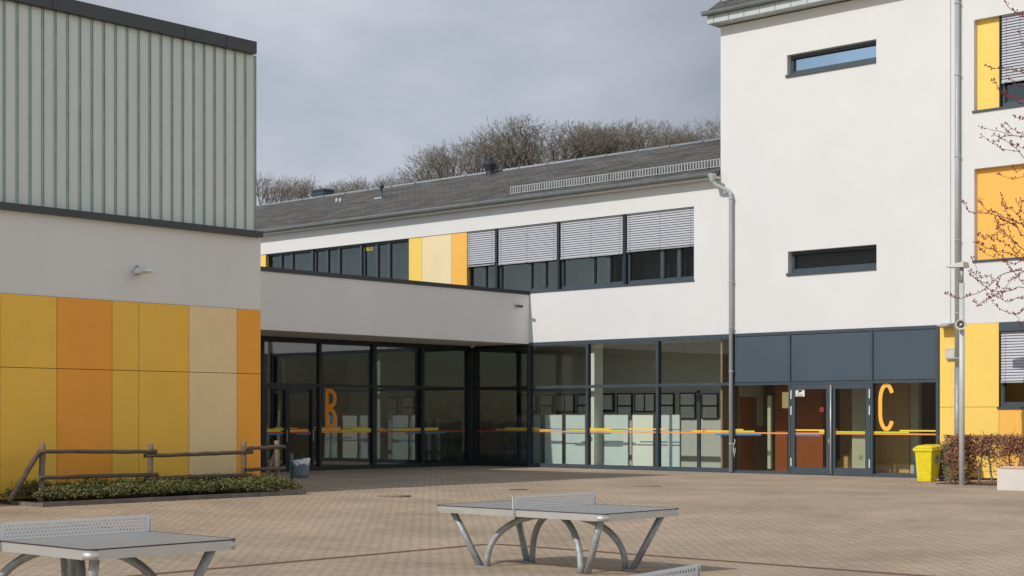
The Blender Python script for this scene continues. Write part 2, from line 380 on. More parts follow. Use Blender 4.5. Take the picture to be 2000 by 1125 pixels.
# ================================================================== GROUND
def make_ground():
    def rng(a, b, st):
        n = int(round((b-a)/st)); return [a+(b-a)*i/n for i in range(n+1)]
    xs = [-600, -200, -80] + rng(-40, 44, 0.75) + [80, 200, 600]
    ys = [-500, -200, -90] + rng(-60, 8, 0.75) + [30, 100, 300, 900]
    xs = sorted(xs+[9.0]); ys = sorted(ys+[-20.1])
    vs = [(x, y, gz(x, y)) for y in ys for x in xs]; nx = len(xs)
    fs = [(j*nx+i, j*nx+i+1, (j+1)*nx+i+1, (j+1)*nx+i) for j in range(len(ys)-1) for i in range(nx-1)]
    b = MB(); b.add(vs, fs, 0, True)
    tag(b.build('ground', 'paving'), 'wide schoolyard ground paved with small beige brown blocks', kind='structure')
make_ground()
# low wooded hill behind the buildings
def make_hill():
    b = MB(); xs = list(range(-260, 161, 20)); ys = [16, 30, 50, 80, 120, 170, 240]
    hh = [0.2, 1.0, 4.5, 9.0, 10.0, 10.0, 6.0]
    vs = []
    for y, h in zip(ys, hh):
        for x in xs: vs.append((x, y, 0.3 + h*(0.85+0.15*math.sin(x*0.03+y*0.02))))
    n = len(xs)
    b.add(vs, [(j*n+i, j*n+i+1, (j+1)*n+i+1, (j+1)*n+i) for j in range(len(ys)-1) for i in range(n-1)], 0, True)
    tag(b.build('hill', 'hill'), 'grassy hill behind the school', kind='structure')
make_hill()
# drain channels
def drain(p0, p1, label):
    b = MB(); p0 = Vector(p0); p1 = Vector(p1); L = (p1-p0).length; t = (p1-p0)/L; n = Vector((-t.y, t.x, 0))
    k = int(L/0.5)
    for side in (-1, 1):
        for i in range(k):
            a = p0+t*(L*i/k); c = p0+t*(L*(i+1)/k)
            q = [a+n*side*0.045, c+n*side*0.045, c+n*side*0.065, a+n*side*0.065]
            b.hexa([(p.x, p.y, gz(p.x, p.y)-0.02) for p in q] + [(p.x, p.y, gz(p.x, p.y)+0.006) for p in q])
    for i in range(int(L/0.055)):
        a = p0+t*(i*0.055)
        if a.y < -36 or a.x > 30: continue
        c = a+t*0.028
        q = [a-n*0.045, c-n*0.045, c+n*0.045, a+n*0.045]
        b.hexa([(p.x, p.y, gz(p.x, p.y)-0.015) for p in q] + [(p.x, p.y, gz(p.x, p.y)+0.005) for p in q])
    tag(b.build('drain_channel', 'rust'), label, 'drain', 'rusty drain channels in the paving')
drain((9.1, -20.1, 0), (30, -20.1, 0), 'rusty slotted drain line running right from behind the middle table')
drain((9.0, -20.2, 0), (9.0, -44, 0), 'rusty slotted drain line running to the lower left between the two tables')
for px, py, r, lab, m2 in ((768, 968.5, 0.37, 'round manhole cover with rusty rim right of the planting bed', 'manh'),
                       (1265, 949.5, 0.33, 'round manhole cover with rusty rim in the sunlit paving near the downpipe', 'manh'),
                       (1012, 956.5, 0.22, 'small rusty manhole cover at the edge of the building shadow', 'rust')):
    p = pt_g(px, py); z = gz(p.x, p.y)
    t = thing('manhole_cover', (p.x, p.y, z), lab, 'manhole cover', 'manhole covers in the paving')
    b = MB(); b.lathe((p.x, p.y, z-0.03), [(r, 0), (r, 0.036), (r*0.86, 0.038), (r*0.86, 0.033)], 32); b.build('rim', 'rust', t)
    b = MB(); b.lathe((p.x, p.y, z-0.03), [(r*0.85, 0), (r*0.85, 0.041), (r*0.3, 0.043)], 32); b.build('lid', m2, t)

# ================================================================== SPORTS HALL (left)
HX = -1.2
HYC = on_x(509, HX)
hall = thing('sports_hall', (HX-6, HYC-8, 0.35), 'large sports hall at the left with pale green channel glass above orange and yellow panels', 'building')
ENDY = -50.0
zb0, zb1, zf0, zf1 = zat(465, HX, HYC), zat(453.5, HX, HYC), zat(108, HX, HYC-.1), zat(86, HX, HYC)
zp1, zpm = zat(606, HX, HYC), zat(730.5, HX, HYC)
one_box('wall', 'render_grey', hall, HX-17, HX, ENDY, HYC, 0.25, zb0)
one_box('sill_band', 'anth', hall, HX-17.05, HX+0.14, ENDY, on_x(514, HX+.14), zb0+0.002, zb1)
b = MB(); GY = on_x(498, HX-.04); GXF = HX-0.04
b.box(HX-16.8, GXF, ENDY, GY, zb1+0.002, zf0-0.002)
yA = on_x(1120/2.25, GXF); yB = on_x(17/2.25, GXF); st = (yA-yB)/22
k = 0; y = GY
while y > -38:
    for dy in (-0.028, 0.012):
        b.box(GXF+0.002, GXF+0.022, y+dy+.002, y+dy+0.012, zb1+0.004, zf0-0.004, 1)
    b.box(GXF+0.001, GXF+0.008, y-0.010, y+0.008, zb1+0.004, zf0-0.004, 1)
    y -= st
b.build('channel_glass_wall', ['ugl', 'ugl_rib'], hall)
b = MB(); YF = on_x(502, HX+.10)
segs = [YF, on_x(443, HX+.1), on_x(361, HX+.1), on_x(103, HX+.1), ENDY]
for a, c in zip(segs[:-1], segs[1:]): b.box(HX-17, HX+0.10, c+0.006, a-0.006, zf0, zf1)
b.box(HX-16.9, HX+0.09, ENDY, YF-.03, zf0+0.002, zf1-0.01)
b.build('roof_fascia', 'anth', hall)
cols_ = [(-160, 0, 'ora_h', 'orange'), (0, 111, 'yel_h', 'yellow'), (111, 219, 'ora_h', 'orange'), (219, 271, 'yel_h', 'yellow'), (271, 369, 'yel_h', 'yellow'), (369, 463, 'cre_h', 'cream'), (463, 509, 'ora_h2', 'orange')]
for a, c, m, nm in cols_:
    ya, yc = on_x(a, HX+.03), on_x(c, HX+.03)
    for z0, z1 in ((0.42, zpm), (zpm, zp1)):
        b = MB(); b.box(HX+0.003, HX+0.03, ya+0.006, yc-0.006 if c < 509 else yc, z0+0.006, z1-0.006)
        for zz in [z0+0.08+(z1-z0-0.16)*i/max(1, int((z1-z0)/0.6)) for i in range(int((z1-z0)/0.6)+1)]:
            for ye in (ya+0.06, yc-0.06):
                b.lathe((HX+0.03, ye, zz), [(0.004, -0.004), (0.004, 0.004)], 6, 1)
        tag(b.build('facade_panel', [m, 'anth'], hall), nm+' facade panel')
b = MB(); b.box(HX-0.0, HX+0.012, ENDY, HYC-0.01, 0.42, zp1, 0); b.build('panel_backing', 'gasket', hall)
one_box('plinth', 'anth', hall, HX, HX+0.02, ENDY, HYC-0.02, 0.2, 0.418)
# wall lamp on the hall
p = pt_x(266, 531, HX)
t = thing('wall_lamp', p, 'small white wall lamp sticking out of the grey hall wall above the orange panels', 'lamp')
one_box('mount', 'zinc', t, p.x, p.x+0.10, p.y-0.05, p.y+0.05, p.z-0.06, p.z+0.05)
b = MB()
b.hexa([(p.x+.08, p.y-.13, p.z-.05), (p.x+.52, p.y-.13, p.z-.02), (p.x+.52, p.y+.13, p.z-.02), (p.x+.08, p.y+.13, p.z-.05),
        (p.x+.12, p.y-.10, p.z+.07), (p.x+.44, p.y-.10, p.z+.05), (p.x+.44, p.y+.10, p.z+.05), (p.x+.12, p.y+.10, p.z+.07)])
b.build('lamp_head', 'white', t, bevel=0.01)
b = MB(); b.tube([(p.x, p.y-.02, p.z+.04), (p.x+.02, p.y-.02, p.z+.10), (p.x+.07, p.y-.02, p.z+.12), (p.x+.12, p.y-.02, p.z+.07)], 0.008, 6); b.build('cable', 'rubber', t)

# ================================================================== LINK BUILDING with canopy
LX = -7.89; GXB = -10.45; FZ = 0.36
zc0, zc1 = 4.35, 6.06
link = thing('link_building', (-12, -8, 0.35), 'low flat roofed glazed building with deep grey canopy and letter B on the glass', 'building')
b = MB()
b.box(LX-0.30, LX, HYC-6, -0.002, zc0, zc1-0.12)
b.build('parapet_wall', 'render_bounce', link)
one_box('coping', 'anth', link, LX-0.34, LX+0.04, HYC-6, -0.004, zc1-0.118, zc1)
one_box('canopy_soffit', 'render_grey', link, GXB-0.05, LX-0.302, HYC-6, -0.004, zc0+0.002, zc0+0.30)
one_box('roof', 'anth', link, -26, LX-0.302, HYC-6, -0.006, zc0+0.305, zc0+0.6)
b = MB(); b.box(GXB-13, GXB-0.06, HYC-6, 3.4, 0.2, FZ); b.box(GXB-0.06, -0.3, 0.14, 3.4, 0.2, FZ); b.build('floor', 'floor', link)
b = MB(); b.box(GXB-13, GXB-0.06, HYC-6, 3.4, zc0+0.0, zc0+0.2); b.box(GXB-0.055, -0.35, 0.31, 3.4, zc0+0.04, zc0+0.24); b.build('ceiling', 'ceil', link)
b = MB(); b.box(GXB-13, -0.35, 3.402, 3.6, 0.2, zc0+0.25); b.build('rear_wall', 'room', link)
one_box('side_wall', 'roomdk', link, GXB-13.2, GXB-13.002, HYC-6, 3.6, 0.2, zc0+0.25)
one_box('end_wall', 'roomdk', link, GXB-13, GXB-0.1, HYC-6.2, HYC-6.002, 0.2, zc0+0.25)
# column inside
xc0 = on_y(1154, 0.38); xc1 = on_y(1162, 0.38)
one_box('column', 'boardplain', link, xc0, xc1, 0.38, 0.78, FZ, zc0+0.02)
# glazing along x = GXB (facing +x)
ZT = 2.93
def vbar_x(b, px, w, x=GXB, z0=FZ, z1=zc0, d=0.14, mi=0):
    y = on_x(px, x); b.box(x-d, x+0.03, y-w/2, y+w/2, z0, z1, mi)
fb = MB()
yL = on_x(500, GXB)-3
for px, w in ((513, .10), (625, .09), (731, .16), (826, .10)): vbar_x(fb, px, w)
fb.box(GXB-0.13, GXB+0.02, yL, -0.10, zc0-0.13, zc0-0.001)
fb.box(GXB-0.13, GXB+0.02, yL, -0.10, ZT-0.04, ZT+0.05)
fb.box(GXB-0.13, GXB+0.02, yL, -0.10, 0.33, FZ+0.12)
fb.box(GXB-0.16, GXB+0.10, -0.18, 0.06, 0.33, zc0)
fb.build('curtain_wall_frame', 'frame_dark', link)
pys = [yL, on_x(513, GXB), on_x(625, GXB), on_x(731, GXB), on_x(826, GXB), -0.15]
for i in range(5):
    for z0, z1 in ((FZ+.12, ZT-.04), (ZT+.05, zc0-.13)):
        one_box('glass_pane', 'glassB', link, GXB-0.052, GXB-0.046, pys[i]+0.03, pys[i+1]-0.03, z0, z1)
# double door leaves in the left bay
ya, yb = pys[1]+0.06, pys[2]-0.06; ym = on_x(561, GXB)
for (a, c) in ((ya, ym-0.01), (ym+0.01, on_x(612, GXB))):
    b = MB()
    for q in ((a, a+.07), (c-.07, c)): b.box(GXB-0.10, GXB+0.03, q[0], q[1], FZ+.01, ZT-.05)
    b.box(GXB-0.10, GXB+0.03, a+.07, c-.07, ZT-.14, ZT-.05); b.box(GXB-0.10, GXB+0.03, a+.07, c-.07, FZ+.01, FZ+.2)
    d = b.build('door', 'frame_dark', link)
    one_box('handle', 'zinc', d, GXB+0.032, GXB+0.06, c-0.05, c-0.03, 1.25, 1.6)
# ------------- stickers and letters
def ribbon(b, pts, w, place, mi=0, th=0.004):
    """ribbon through 2D points, place(u,v,d) -> 3D"""
    P = [Vector(p) for p in pts]; L = []; R = []
    for i, p in enumerate(P):
        a = P[max(0, i-1)]; c = P[min(len(P)-1, i+1)]; t = (c-a).normalized(); n = Vector((-t.y, t.x))
        L.append(p+n*w/2); R.append(p-n*w/2)
    k = len(P); vs = [place(q.x, q.y, th) for q in L] + [place(q.x, q.y, th) for q in R] + [place(q.x, q.y, 0) for q in L] + [place(q.x, q.y, 0) for q in R]
    fs = []
    for i in range(k-1):
        fs += [(k+i, k+i+1, i+1, i), (2*k+i, 2*k+i+1, 3*k+i+1, 3*k+i), (i, i+1, 2*k+i+1, 2*k+i), (k+i, 3*k+i, 3*k+i+1, k+i+1)]
    fs += [(0, 2*k, 3*k, k), (k-1, 2*k-1, 4*k-1, 3*k-1)]
    b.add(vs, fs, mi)
def arc(cx, cy, rx, ry, a0, a1, n=14):
    return [(cx+rx*math.cos(math.radians(a0+(a1-a0)*i/n)), cy+ry*math.sin(math.radians(a0+(a1-a0)*i/n))) for i in range(n+1)]
# letter B on x-plane (u runs along +y)
gB = GXB-0.045
yb0, yb1 = on_x(635.5, gB), on_x(657.5, gB); zt_, zb_ = zat(759, gB, yb0), zat(838, gB, yb0)
pl = lambda u, v, d: (gB+d, yb0+u, zb_+v)
W = yb1-yb0; H = zt_-zb_; sw = W*0.29
b = MB(); hs = sw/2
ribbon(b, [(hs, 0), (hs, H)], sw, pl)
ribbon(b, [(sw*0.9, H-hs)] + arc(W*0.42, H*0.755+0.0, W*0.58-hs, H*0.245-hs, 90, -90) + [(sw*0.9, H*0.51+hs)], sw, pl)
ribbon(b, [(sw*0.9, H*0.51+hs*0.6)] + arc(W*0.42, H*0.265, W*0.58-hs*0.9, H*0.265-hs, 90, -90) + [(sw*0.9, hs)], sw, lambda u, v, d: (gB+d*0.8, yb0+u, zb_+v))
tag(b.build('letter', 'let_B', link), 'deep orange capital letter B')
ZU, ZM, ZO, ZBL = 1.605, 1.56, 1.512, 1.462; SH = 0.020
SM = {'y': 0, 'g': 1, 'o': 2, 'r': 3, 'b': 4}
SMATS = ['s_yel', 's_grn', 's_ora', 's_red', 's_blu']
LEV = {'U': ZU, 'M': ZM, 'O': ZO, 'B': ZBL}
def strips_x(rows, x):
    b = MB()
    for a, c, lv, cl in rows:
        z = LEV[lv]; b.box(x, x+0.003+0.001*SM[cl], on_x(a, x), on_x(c, x), z-SH, z+SH, SM[cl])
    return b
strips_x([(516, 556, 'O', 'r'), (523, 556, 'U', 'g'), (516, 548, 'M', 'y'), (516, 552, 'B', 'b'), (562, 611, 'O', 'r'), (562, 602, 'M', 'y'), (562, 600, 'U', 'r'), (580, 611, 'B', 'b')], GXB-0.044).build('colour_strip', SMATS, link)
strips_x([(628, 724, 'O', 'o'), (628, 665, 'U', 'y'), (669, 725, 'M', 'g'), (688, 724, 'U', 'y'), (628, 669, 'M', 'o')], GXB-0.044).build('colour_strip', SMATS, link)
strips_x([(738, 822, 'O', 'r'), (738, 746, 'M', 'o'), (767, 822, 'M', 'g'), (794, 822, 'U', 'o'), (791, 822, 'B', 'b')], GXB-0.044).build('colour_strip', SMATS, link)
strips_x([(829, 908, 'O', 'r'), (829, 855, 'M', 'y'), (829, 857, 'U', 'y'), (829, 870, 'B', 'b')], GXB-0.044).build('colour_strip', SMATS, link)
# glazing along y = 0 of the foyer (facing -y)
def strips_y(rows, y):
    b = MB()
    for a, c, lv, cl in rows:
        z = LEV[lv]; b.box(on_y(a, y), on_y(c, y), y-0.003-0.001*SM[cl], y, z-SH, z+SH, SM[cl])
    return b
XM = [GXB, on_y(1034), on_y(1147), on_y(1284), on_y(1428.5)]
ZG = zat(652, 0, 0)
fb = MB()
fb.box(XM[0]+0.10, XM[1]-0.05, -0.02, 0.12, zc0-0.12, zc0-0.001); fb.box(XM[0]+0.10, XM[1]-0.05, -0.02, 0.12, ZT-.04, ZT+.05); fb.box(XM[0]+0.10, XM[1]-0.05, -0.02, 0.12, 0.33, FZ+.12)
fb.box(XM[0]+.10, XM[0]+.14, -0.015, .115, .34, zc0-.002); fb.box(XM[1]-.09, XM[1]-.05, -0.015, .115, .34, zc0-.002)
fb.build('corner_window_frame', 'frame_dark', link)
for z0, z1 in ((FZ+.12, ZT-.04), (ZT+.05, zc0-.12)):
    one_box('glass_pane', 'glassB', link, XM[0]+.1, XM[1]-.05, 0.046, 0.052, z0, z1)
strips_y([(932, 1029, 'O', 'r'), (968, 1029, 'M', 'g'), (988, 1029, 'U', 'y')], 0.044).build('colour_strip', SMATS, link)
# small dome on the soffit
p = pt_y(922, 680, -0.6); t = thing('smoke_detector', (p.x, p.y, zc0), 'small pale sensor dome under the canopy at its inner corner', 'sensor')
b = MB(); b.lathe((p.x, p.y, zc0-0.09), [(0.03, 0), (0.07, 0.03), (0.08, 0.06), (0.08, 0.089)], 16); b.build('dome', 'offwhite', t)
# camera on the parapet
p = pt_x(1008, 598, LX)
t = thing('security_camera', p, 'small twin head security camera on the grey canopy wall near the corner', 'camera')
b = MB(); b.lathe((p.x+0.02, p.y-0.02, p.z-0.05), [(0.05, 0), (0.055, 0.05), (0.05, 0.1)], 12); b.box(p.x, p.x+0.03, p.y-.05, p.y+.01, p.z-.05, p.z+.05); b.build('bracket', 'zinc', t)
b = MB(); b.tube([(p.x+.06, p.y+.05, p.z+0.01), (p.x+.24, p.y+.02, p.z-.02)], 0.045, 12); b.build('camera_head', 'anth', t)

# ================================================================== SCHOOL WING (gabled, centre)
TX0 = on_y(1407.5); JX = on_y(1857)
wing = thing('school_wing', (-12, 6, 0.35), 'two storey white school wing with grey shingle roof and long window band', 'building')
EZ = zat(338, on_y(1400, -.4), -.4) + 0.05       # gutter rim height
WT = EZ + 0.0
zw1 = zat(403, on_y(1355), 0); zw0 = zat(548, on_y(1355), 0)
xw0, xw1 = on_y(518), on_y(1355.5)
RX0 = -46.0
b = MB()
b.wall_y(RX0, TX0, ZG, WT, [(xw0-0.6, xw1, zw0, zw1)], 0.0, 0.30)
b.build('wall', 'render', wing)
one_box('gable_wall', 'render', wing, RX0, RX0+0.3, 0.302, 12, 0.3, WT)
one_box('rear_wall', 'render', wing, RX0+.31, TX0-0.01, 12, 12.3, 0.3, WT)
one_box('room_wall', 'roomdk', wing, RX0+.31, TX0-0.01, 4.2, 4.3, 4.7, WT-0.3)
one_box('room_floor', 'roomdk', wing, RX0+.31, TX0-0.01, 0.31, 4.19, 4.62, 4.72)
one_box('room_ceiling', 'ceil', wing, RX0+.31, TX0-0.01, 0.31, 4.19, zw1+0.15, zw1+0.25)
# roof slopes
RY, RZ = 6.0, 11.35
sl = (RZ-(EZ-0.02))/(RY+0.40)
def roofz(y): return EZ-0.02 + (y+0.40)*sl
# fix ridge height from the photograph: ridge at (1407,272)
RZ = zat(272, on_y(1407, RY), RY); sl = (RZ-(EZ-0.02))/(RY+0.40)
b = MB()
b.hexa([(0,0,0),(TX0-RX0,0,0),(TX0-RX0,0,0),(0,0,0)]*2) if False else None
L = TX0-RX0-0.003; S = math.hypot(RY+0.40, sl*(RY+0.40)); ang = math.atan(sl)
# front slope in a local frame so that the shingle rows follow the slope
def slab(name, x0, x1, ylow, zlow, S, ang, m, parent, th=0.10):
    bb = MB(); bb.box(0, x1-x0, 0, S, -th, 0)
    o = bb.build(name, m, parent, local=True)
    o.location = Vector((x0, ylow, zlow)) - parent.location; o.rotation_euler = (ang, 0, 0)
    return o
roof = slab('roof', RX0, TX0-0.003, -0.40, EZ-0.02, S, ang, 'shingle', wing)
bb = MB(); bb.hexa([(RX0, RY+.02, RZ-0.12), (TX0-.003, RY+.02, RZ-0.12), (TX0-.003, 12.6, EZ-.1), (RX0, 12.6, EZ-.1), (RX0, RY+.02, RZ), (TX0-.003, RY+.02, RZ), (TX0-.003, 12.6, EZ), (RX0, 12.6, EZ)])
bb.build('rear_roof', 'shingle', wing)
b = MB()
b.tube([(RX0, RY-.02, RZ+.015), (TX0-.004, RY-.02, RZ-.005)], 0.055, 8)
for i in range(30): 
    x = TX0-0.6-i*1.4; b.box(x, x+.04, RY-.12, RY-.06, RZ-.03, RZ+.05)
b.build('ridge_cap', 'ridge', wing)
# eaves: soffit board and gutter
one_box('eaves_soffit', 'render', wing, RX0, TX0-.004, -0.30, -0.002, WT-0.16, WT-0.10)
def gutter(name, x0, x1, y, z, r, parent, m='zinc_dk', joints=2.0):
    bb = MB(); n = 12; prof = [(y + r*math.cos(PI+PI*i/n), z + r*math.sin(PI+PI*i/n)) for i in range(n+1)]
    prof2 = [(y + (r-.012)*math.cos(PI+PI*i/n), z + (r-.012)*math.sin(PI+PI*i/n)) for i in range(n+1)]
    for P_, fl in ((prof, 0), (prof2, 1)):
        vs = [(x0, a, c) for a, c in P_] + [(x1, a, c) for a, c in P_]; k = n+1
        bb.add(vs, [(i, i+1, k+i+1, k+i) for i in range(n)], 0, True)
    for xe in (x0, x1): bb.add([(xe, a, c) for a, c in prof], [tuple(range(n+1))])
    bb.tube([(x0, y-r, z+.004), (x1, y-r, z+.004)], 0.013, 6)
    x = x0+0.4
    while x < x1:
        pr = [(x, y + (r+.007)*math.cos(PI+PI*i/n), z + (r+.007)*math.sin(PI+PI*i/n)) for i in range(n+1)]
        bb.tube(pr, 0.008, 5); x += joints
    return bb.build(name, m, parent)
gutter('gutter', RX0, TX0-.01, -0.43, EZ-0.03, 0.085, wing, joints=1.9)
# downpipe of the wing
def pipe_path(pts, r, parent, name='downpipe', m='zinc', rings=(), n=14):
    bb = MB(); bb.tube(pts, r, n)
    for z in rings:
        x, y = pts[-1][0], pts[-1][1]; bb.lathe((x, y, z-.02), [(r+.002, 0), (r+.010, 0), (r+.010, .035), (r+.002, .035)], n)
        bb.box(x-.015, x+.015, y+r, 0.0, z-.01, z+.01); bb.box(x+r, x+r+.035, y-.01, y+.01, z-.012, z+.012)
    return bb.build(name, m, parent)
xf = on_y(1391, -.43); xd = on_y(1427.5, -.12)
zt1 = zat(352, xf, -.43); zt2 = zat(378, xd, -.12)
bpts = [(xf, -.43, EZ-.10), (xf, -.43, zt1), (xf+.02, -.42, zt1-.06), (xf+.07, -.40, zt1-.12)]
bpts += [(xd-.12, -.16, zt2+.10), (xd-.04, -.13, zt2+.05), (xd, -.12, zt2-.06)]
bpts += [(xd, -.12, 0.37)]
dp = pipe_path(bpts, 0.058, wing, rings=(zt2-.15, 5.9, 4.55, 3.3, 1.2))
b = MB(); b.lathe((xf, -.43, EZ-.34), [(0.06, 0), (0.07, .08), (.13, .24), (.13, .27)], 16); b.build('funnel', 'zinc', dp)
# windows
def win_unit(parent, x0, x1, z0, z1, splits, y=0.16, blind=None, m='frame', glass='glassU', fw=0.06, sill=True, curt=True, dd=0.05):
    """frame with mullions centred on splits; optional blind down to z = blind"""
    b = MB(); yf0, yf1 = y, y+0.07
    b.box(x0, x0+fw, yf0, yf1, z0, z1); b.box(x1-fw, x1, yf0, yf1, z0, z1)
    b.box(x0+fw, x1-fw, yf0, yf1, z1-fw, z1); b.box(x0+fw, x1-fw, yf0, yf1, z0, z0+fw*1.5)
    edges = [x0+fw]
    for s_ in splits:
        b.box(s_-fw*.9, s_+fw*.9, yf0-.012, yf1, z0+fw*1.5, z1-fw); edges += [s_-fw*.9, s_+fw*.9]
    edges.append(x1-fw)
    for i in range(0, len(edges), 2):   # sash rebates
        a, c = edges[i], edges[i+1]; g = 0.035
        b.box(a, a+g, yf0+.015, yf1, z0+fw*1.5, z1-fw, 1); b.box(c-g, c, yf0+.015, yf1, z0+fw*1.5, z1-fw, 0)
        b.box(a+g, c-g, yf0+.015, yf1, z0+fw*1.5, z0+fw*1.5+g, 0); b.box(a+g, c-g, yf0+.015, yf1, z1-fw-g, z1-fw, 1)
    w = b.build('window', [m, 'gasket'], parent)
    b = MB()
    for i in range(0, len(edges), 2): b.box(edges[i]+.035, edges[i+1]-.035, yf0+.045, yf0+.051, z0+fw*1.5+.035, z1-fw-.035)
    b.build('pane', glass, w)
    if curt:
        b = MB(); n = int((x1-x0)/0.06); vs = []
        for i in range(n+1):
            xx = x0+.05+(x1-x0-.1)*i/n; yy = y+0.42+0.05*math.sin(i*1.9)+0.03*math.sin(i*0.7+1)
            vs += [(xx, yy, z0), (xx+0.03*math.sin(i), yy, z1)]
        fs = [(2*i, 2*i+2, 2*i+3, 2*i+1) for i in range(n) if (i % 37) > 4]
        b.add(vs, fs, 0, True); b.build('curtain', 'curtain', w)
    if blind is not None:
        b = MB(); yb = y-0.075; z = z1-.06; pitch = 0.072
        xa, xb = x0+.02, x1-.02
        while z > blind+.05:
            dz = 0.5*0.080*math.sin(math.radians(62)); dy = 0.5*0.080*math.cos(math.radians(62))
            b.hexa([(xa, yb-dy, z-dz), (xb, yb-dy, z-dz), (xb, yb+dy, z+dz-.003), (xa, yb+dy, z+dz-.003),
                    (xa, yb-dy, z-dz+.003), (xb, yb-dy, z-dz+.003), (xb, yb+dy, z+dz), (xa, yb+dy, z+dz)])
            b.box(xa, xb, yb-dy-.004, yb-dy+.003, z-dz-.002, z-dz+.006, 0)
            z -= pitch
        b.box(xa, xb, yb-.035, yb+.035, blind, blind+.045, 1)
        b.box(xa, xb, yb-.04, yb+.04, z1-.03, z1-.002, 1)
        n = max(2, int((xb-xa)/0.65))
        for i in range(n):
            xx = xa+.12+(xb-xa-.24)*i/(n-1); b.tube([(xx, yb-.03, blind), (xx, yb-.03, z1-.03)], .0025, 4, 2)
            b.box(xx-.018, xx+.018, yb-.042, yb-.03, blind-.012, blind+.02, 2)
        b.build('blind', ['slat', 'slatrail', 'gasket'], w)
    return w
def X(px): return on_y(px, 0.16)
units = [((914, 972), [946.5], 522), ((975, 1093), [1035.5, 1063.5], 518), ((1096, 1222), [1158.5, 1189.5], 507), ((1225.5, 1357), [1294, 1327], 493)]
for i, ((a, c), sp, by) in enumerate(units):
    xa, xc = X(a), X(c)
    if i == 3: xc = xw1
    xq = on_y(a, 0.08)
    w = win_unit(wing, xa+.03, xc-.03, zw0+.03, zw1-.005, [X(s_) for s_ in sp], blind=zat(by, xq, 0.08))
b = MB()
for px in (973.5, 1094.5, 1224): one_box('blind_guide', 'frame_dark', wing, X(px)-.045, X(px)+.045, 0.05, 0.24, zw0+.03, zw1-.004)
lunits = [((521, 611), [548.5, 570]), ((614, 706), [639, 662]), ((709, 800), [736, 760])]
for (a, c), sp in lunits:
    win_unit(wing, X(a)+.03, X(c)-.03, zw0+.03, zw1-.005, [X(s_) for s_ in sp])
for px in (612.5, 707.5):
    one_box('mullion', 'frame', wing, X(px)-.045, X(px)+.045, 0.09, 0.24, zw0+.03, zw1-.004)
one_box('window_sill', 'frame', wing, xw0-.1, xw1+.02, -0.04, 0.158, zw0-.02, zw0+.025)
for a, c, m, nm in ((500, 519, 'yel', 'yellow'), (798.5, 824, 'yel', 'yellow'), (824, 882, 'cre', 'cream'), (882, 912, 'ora', 'orange')):
    xa, xc = on_y(a, .03), on_y(c, .03)
    tag(one_box('facade_panel', m, wing, xa+.006, xc-.006, 0.03, 0.28, zw0+.03, zw1-.006), nm+' facade panel between the windows')
# yellow word behind a window
def text_mesh(name, body, size, m, parent, loc, rot, extrude=0.002, sx=1.0, offset=0.0):
    cu = bpy.data.curves.new(name, 'FONT'); cu.body = body; cu.size = size; cu.extrude = extrude; cu.offset = offset
    tmp = bpy.data.objects.new('tmp', cu); col.objects.link(tmp)
    dg = bpy.context.evaluated_depsgraph_get(); me = bpy.data.meshes.new_from_object(tmp.evaluated_get(dg))
    bpy.data.objects.remove(tmp)
    me.name = name; me.materials.clear(); me.materials.append(M[m])
    o = bpy.data.objects.new(name, me); col.objects.link(o); o.parent = parent
    o.location = Vector(loc) - (parent.location if parent else Vector((0,0,0))); o.rotation_euler = rot; o.scale = (sx, 1, 1)
    return o
p = pt_y(715.5, 490, 0.198); text_mesh('lettering', 'BLUS', 0.26, 's_yel', wing, p, (PI/2, 0, 0), sx=0.6)
# snow guard on the roof
b = MB(); yg = 0.30; xg0, xg1 = on_y(997, yg), TX0-.03; zr = roofz(yg)
zr = EZ-0.02+(yg+.40)*sl
for zz in (0.04, 0.26): b.box(xg0, xg1, yg-.01, yg+.01, zr+zz-.009, zr+zz+.009)
x = xg0
while x < xg1: b.box(x, x+.034, yg-.009, yg+.009, zr+.04, zr+.26); x += 0.105
b.build('snow_guard', 'zinc', wing)
x = xg0+.4
while x < xg1:
    b = MB(); b.hexa([(x, yg+.012, zr-.05), (x+.05, yg+.012, zr-.05), (x+.05, yg+.10, zr-.0), (x, yg+.10, zr-.0), (x, yg+.012, zr+.26), (x+.05, yg+.012, zr+.26), (x+.05, yg+.03, zr+.27), (x, yg+.03, zr+.27)])
    b.build('guard_bracket', 'anth', wing); x += .93
# roof vents
def roofpt(px, py):
    d = ray(px, py); # plane z = EZ-.02+(y+.4)*sl
    t = (EZ-.02+(CAM.y+.4)*sl-CAM.z)/(d.z-d.y*sl); return CAM+d*t
p = roofpt(957, 341); s_ = 1.0
b = MB(); b.lathe((p.x, p.y, p.z-.15), [(.16, 0), (.16, .27), (.28, .52), (.28, .56), (.15, .72), (.15, .80), (.02, .81)], 24); b.build('roof_vent', 'anth', wing, smooth=False)
p = roofpt(745, 386)
b = MB(); b.lathe((p.x, p.y, p.z-.1), [(.055, 0), (.055, .20), (.05, .21), (.05, .46), (.09, .48), (.115, .54), (.115, .57), (.05, .64), (.05, .68)], 14); b.box(p.x-.2, p.x+.2, p.y-.2, p.y+.2, p.z-.06, p.z-.01, 1); b.build('vent_pipe', ['frame', 'zinc_lt'], wing)
for px in (657.5, 664.5):
    p = roofpt(px, 394); b = MB(); b.lathe((p.x, p.y, p.z-.05), [(.05, 0), (.055, .08), (.045, .16), (.02, .21)], 12); b.build('vent_cap', 'zinc_lt', wing)
yb_ = 6.9; x0 = on_y(608, yb_); x1 = on_y(632, yb_); zt_ = zat(368, x1, yb_)
b = MB(); zz = zt_-1.0; b.box(x0+.03, x1-.03, yb_+.03, yb_+.6, zz, zt_-.02, 1); b.box(x0-.02, x1+.02, yb_-.02, yb_+.65, zt_-.05, zt_)
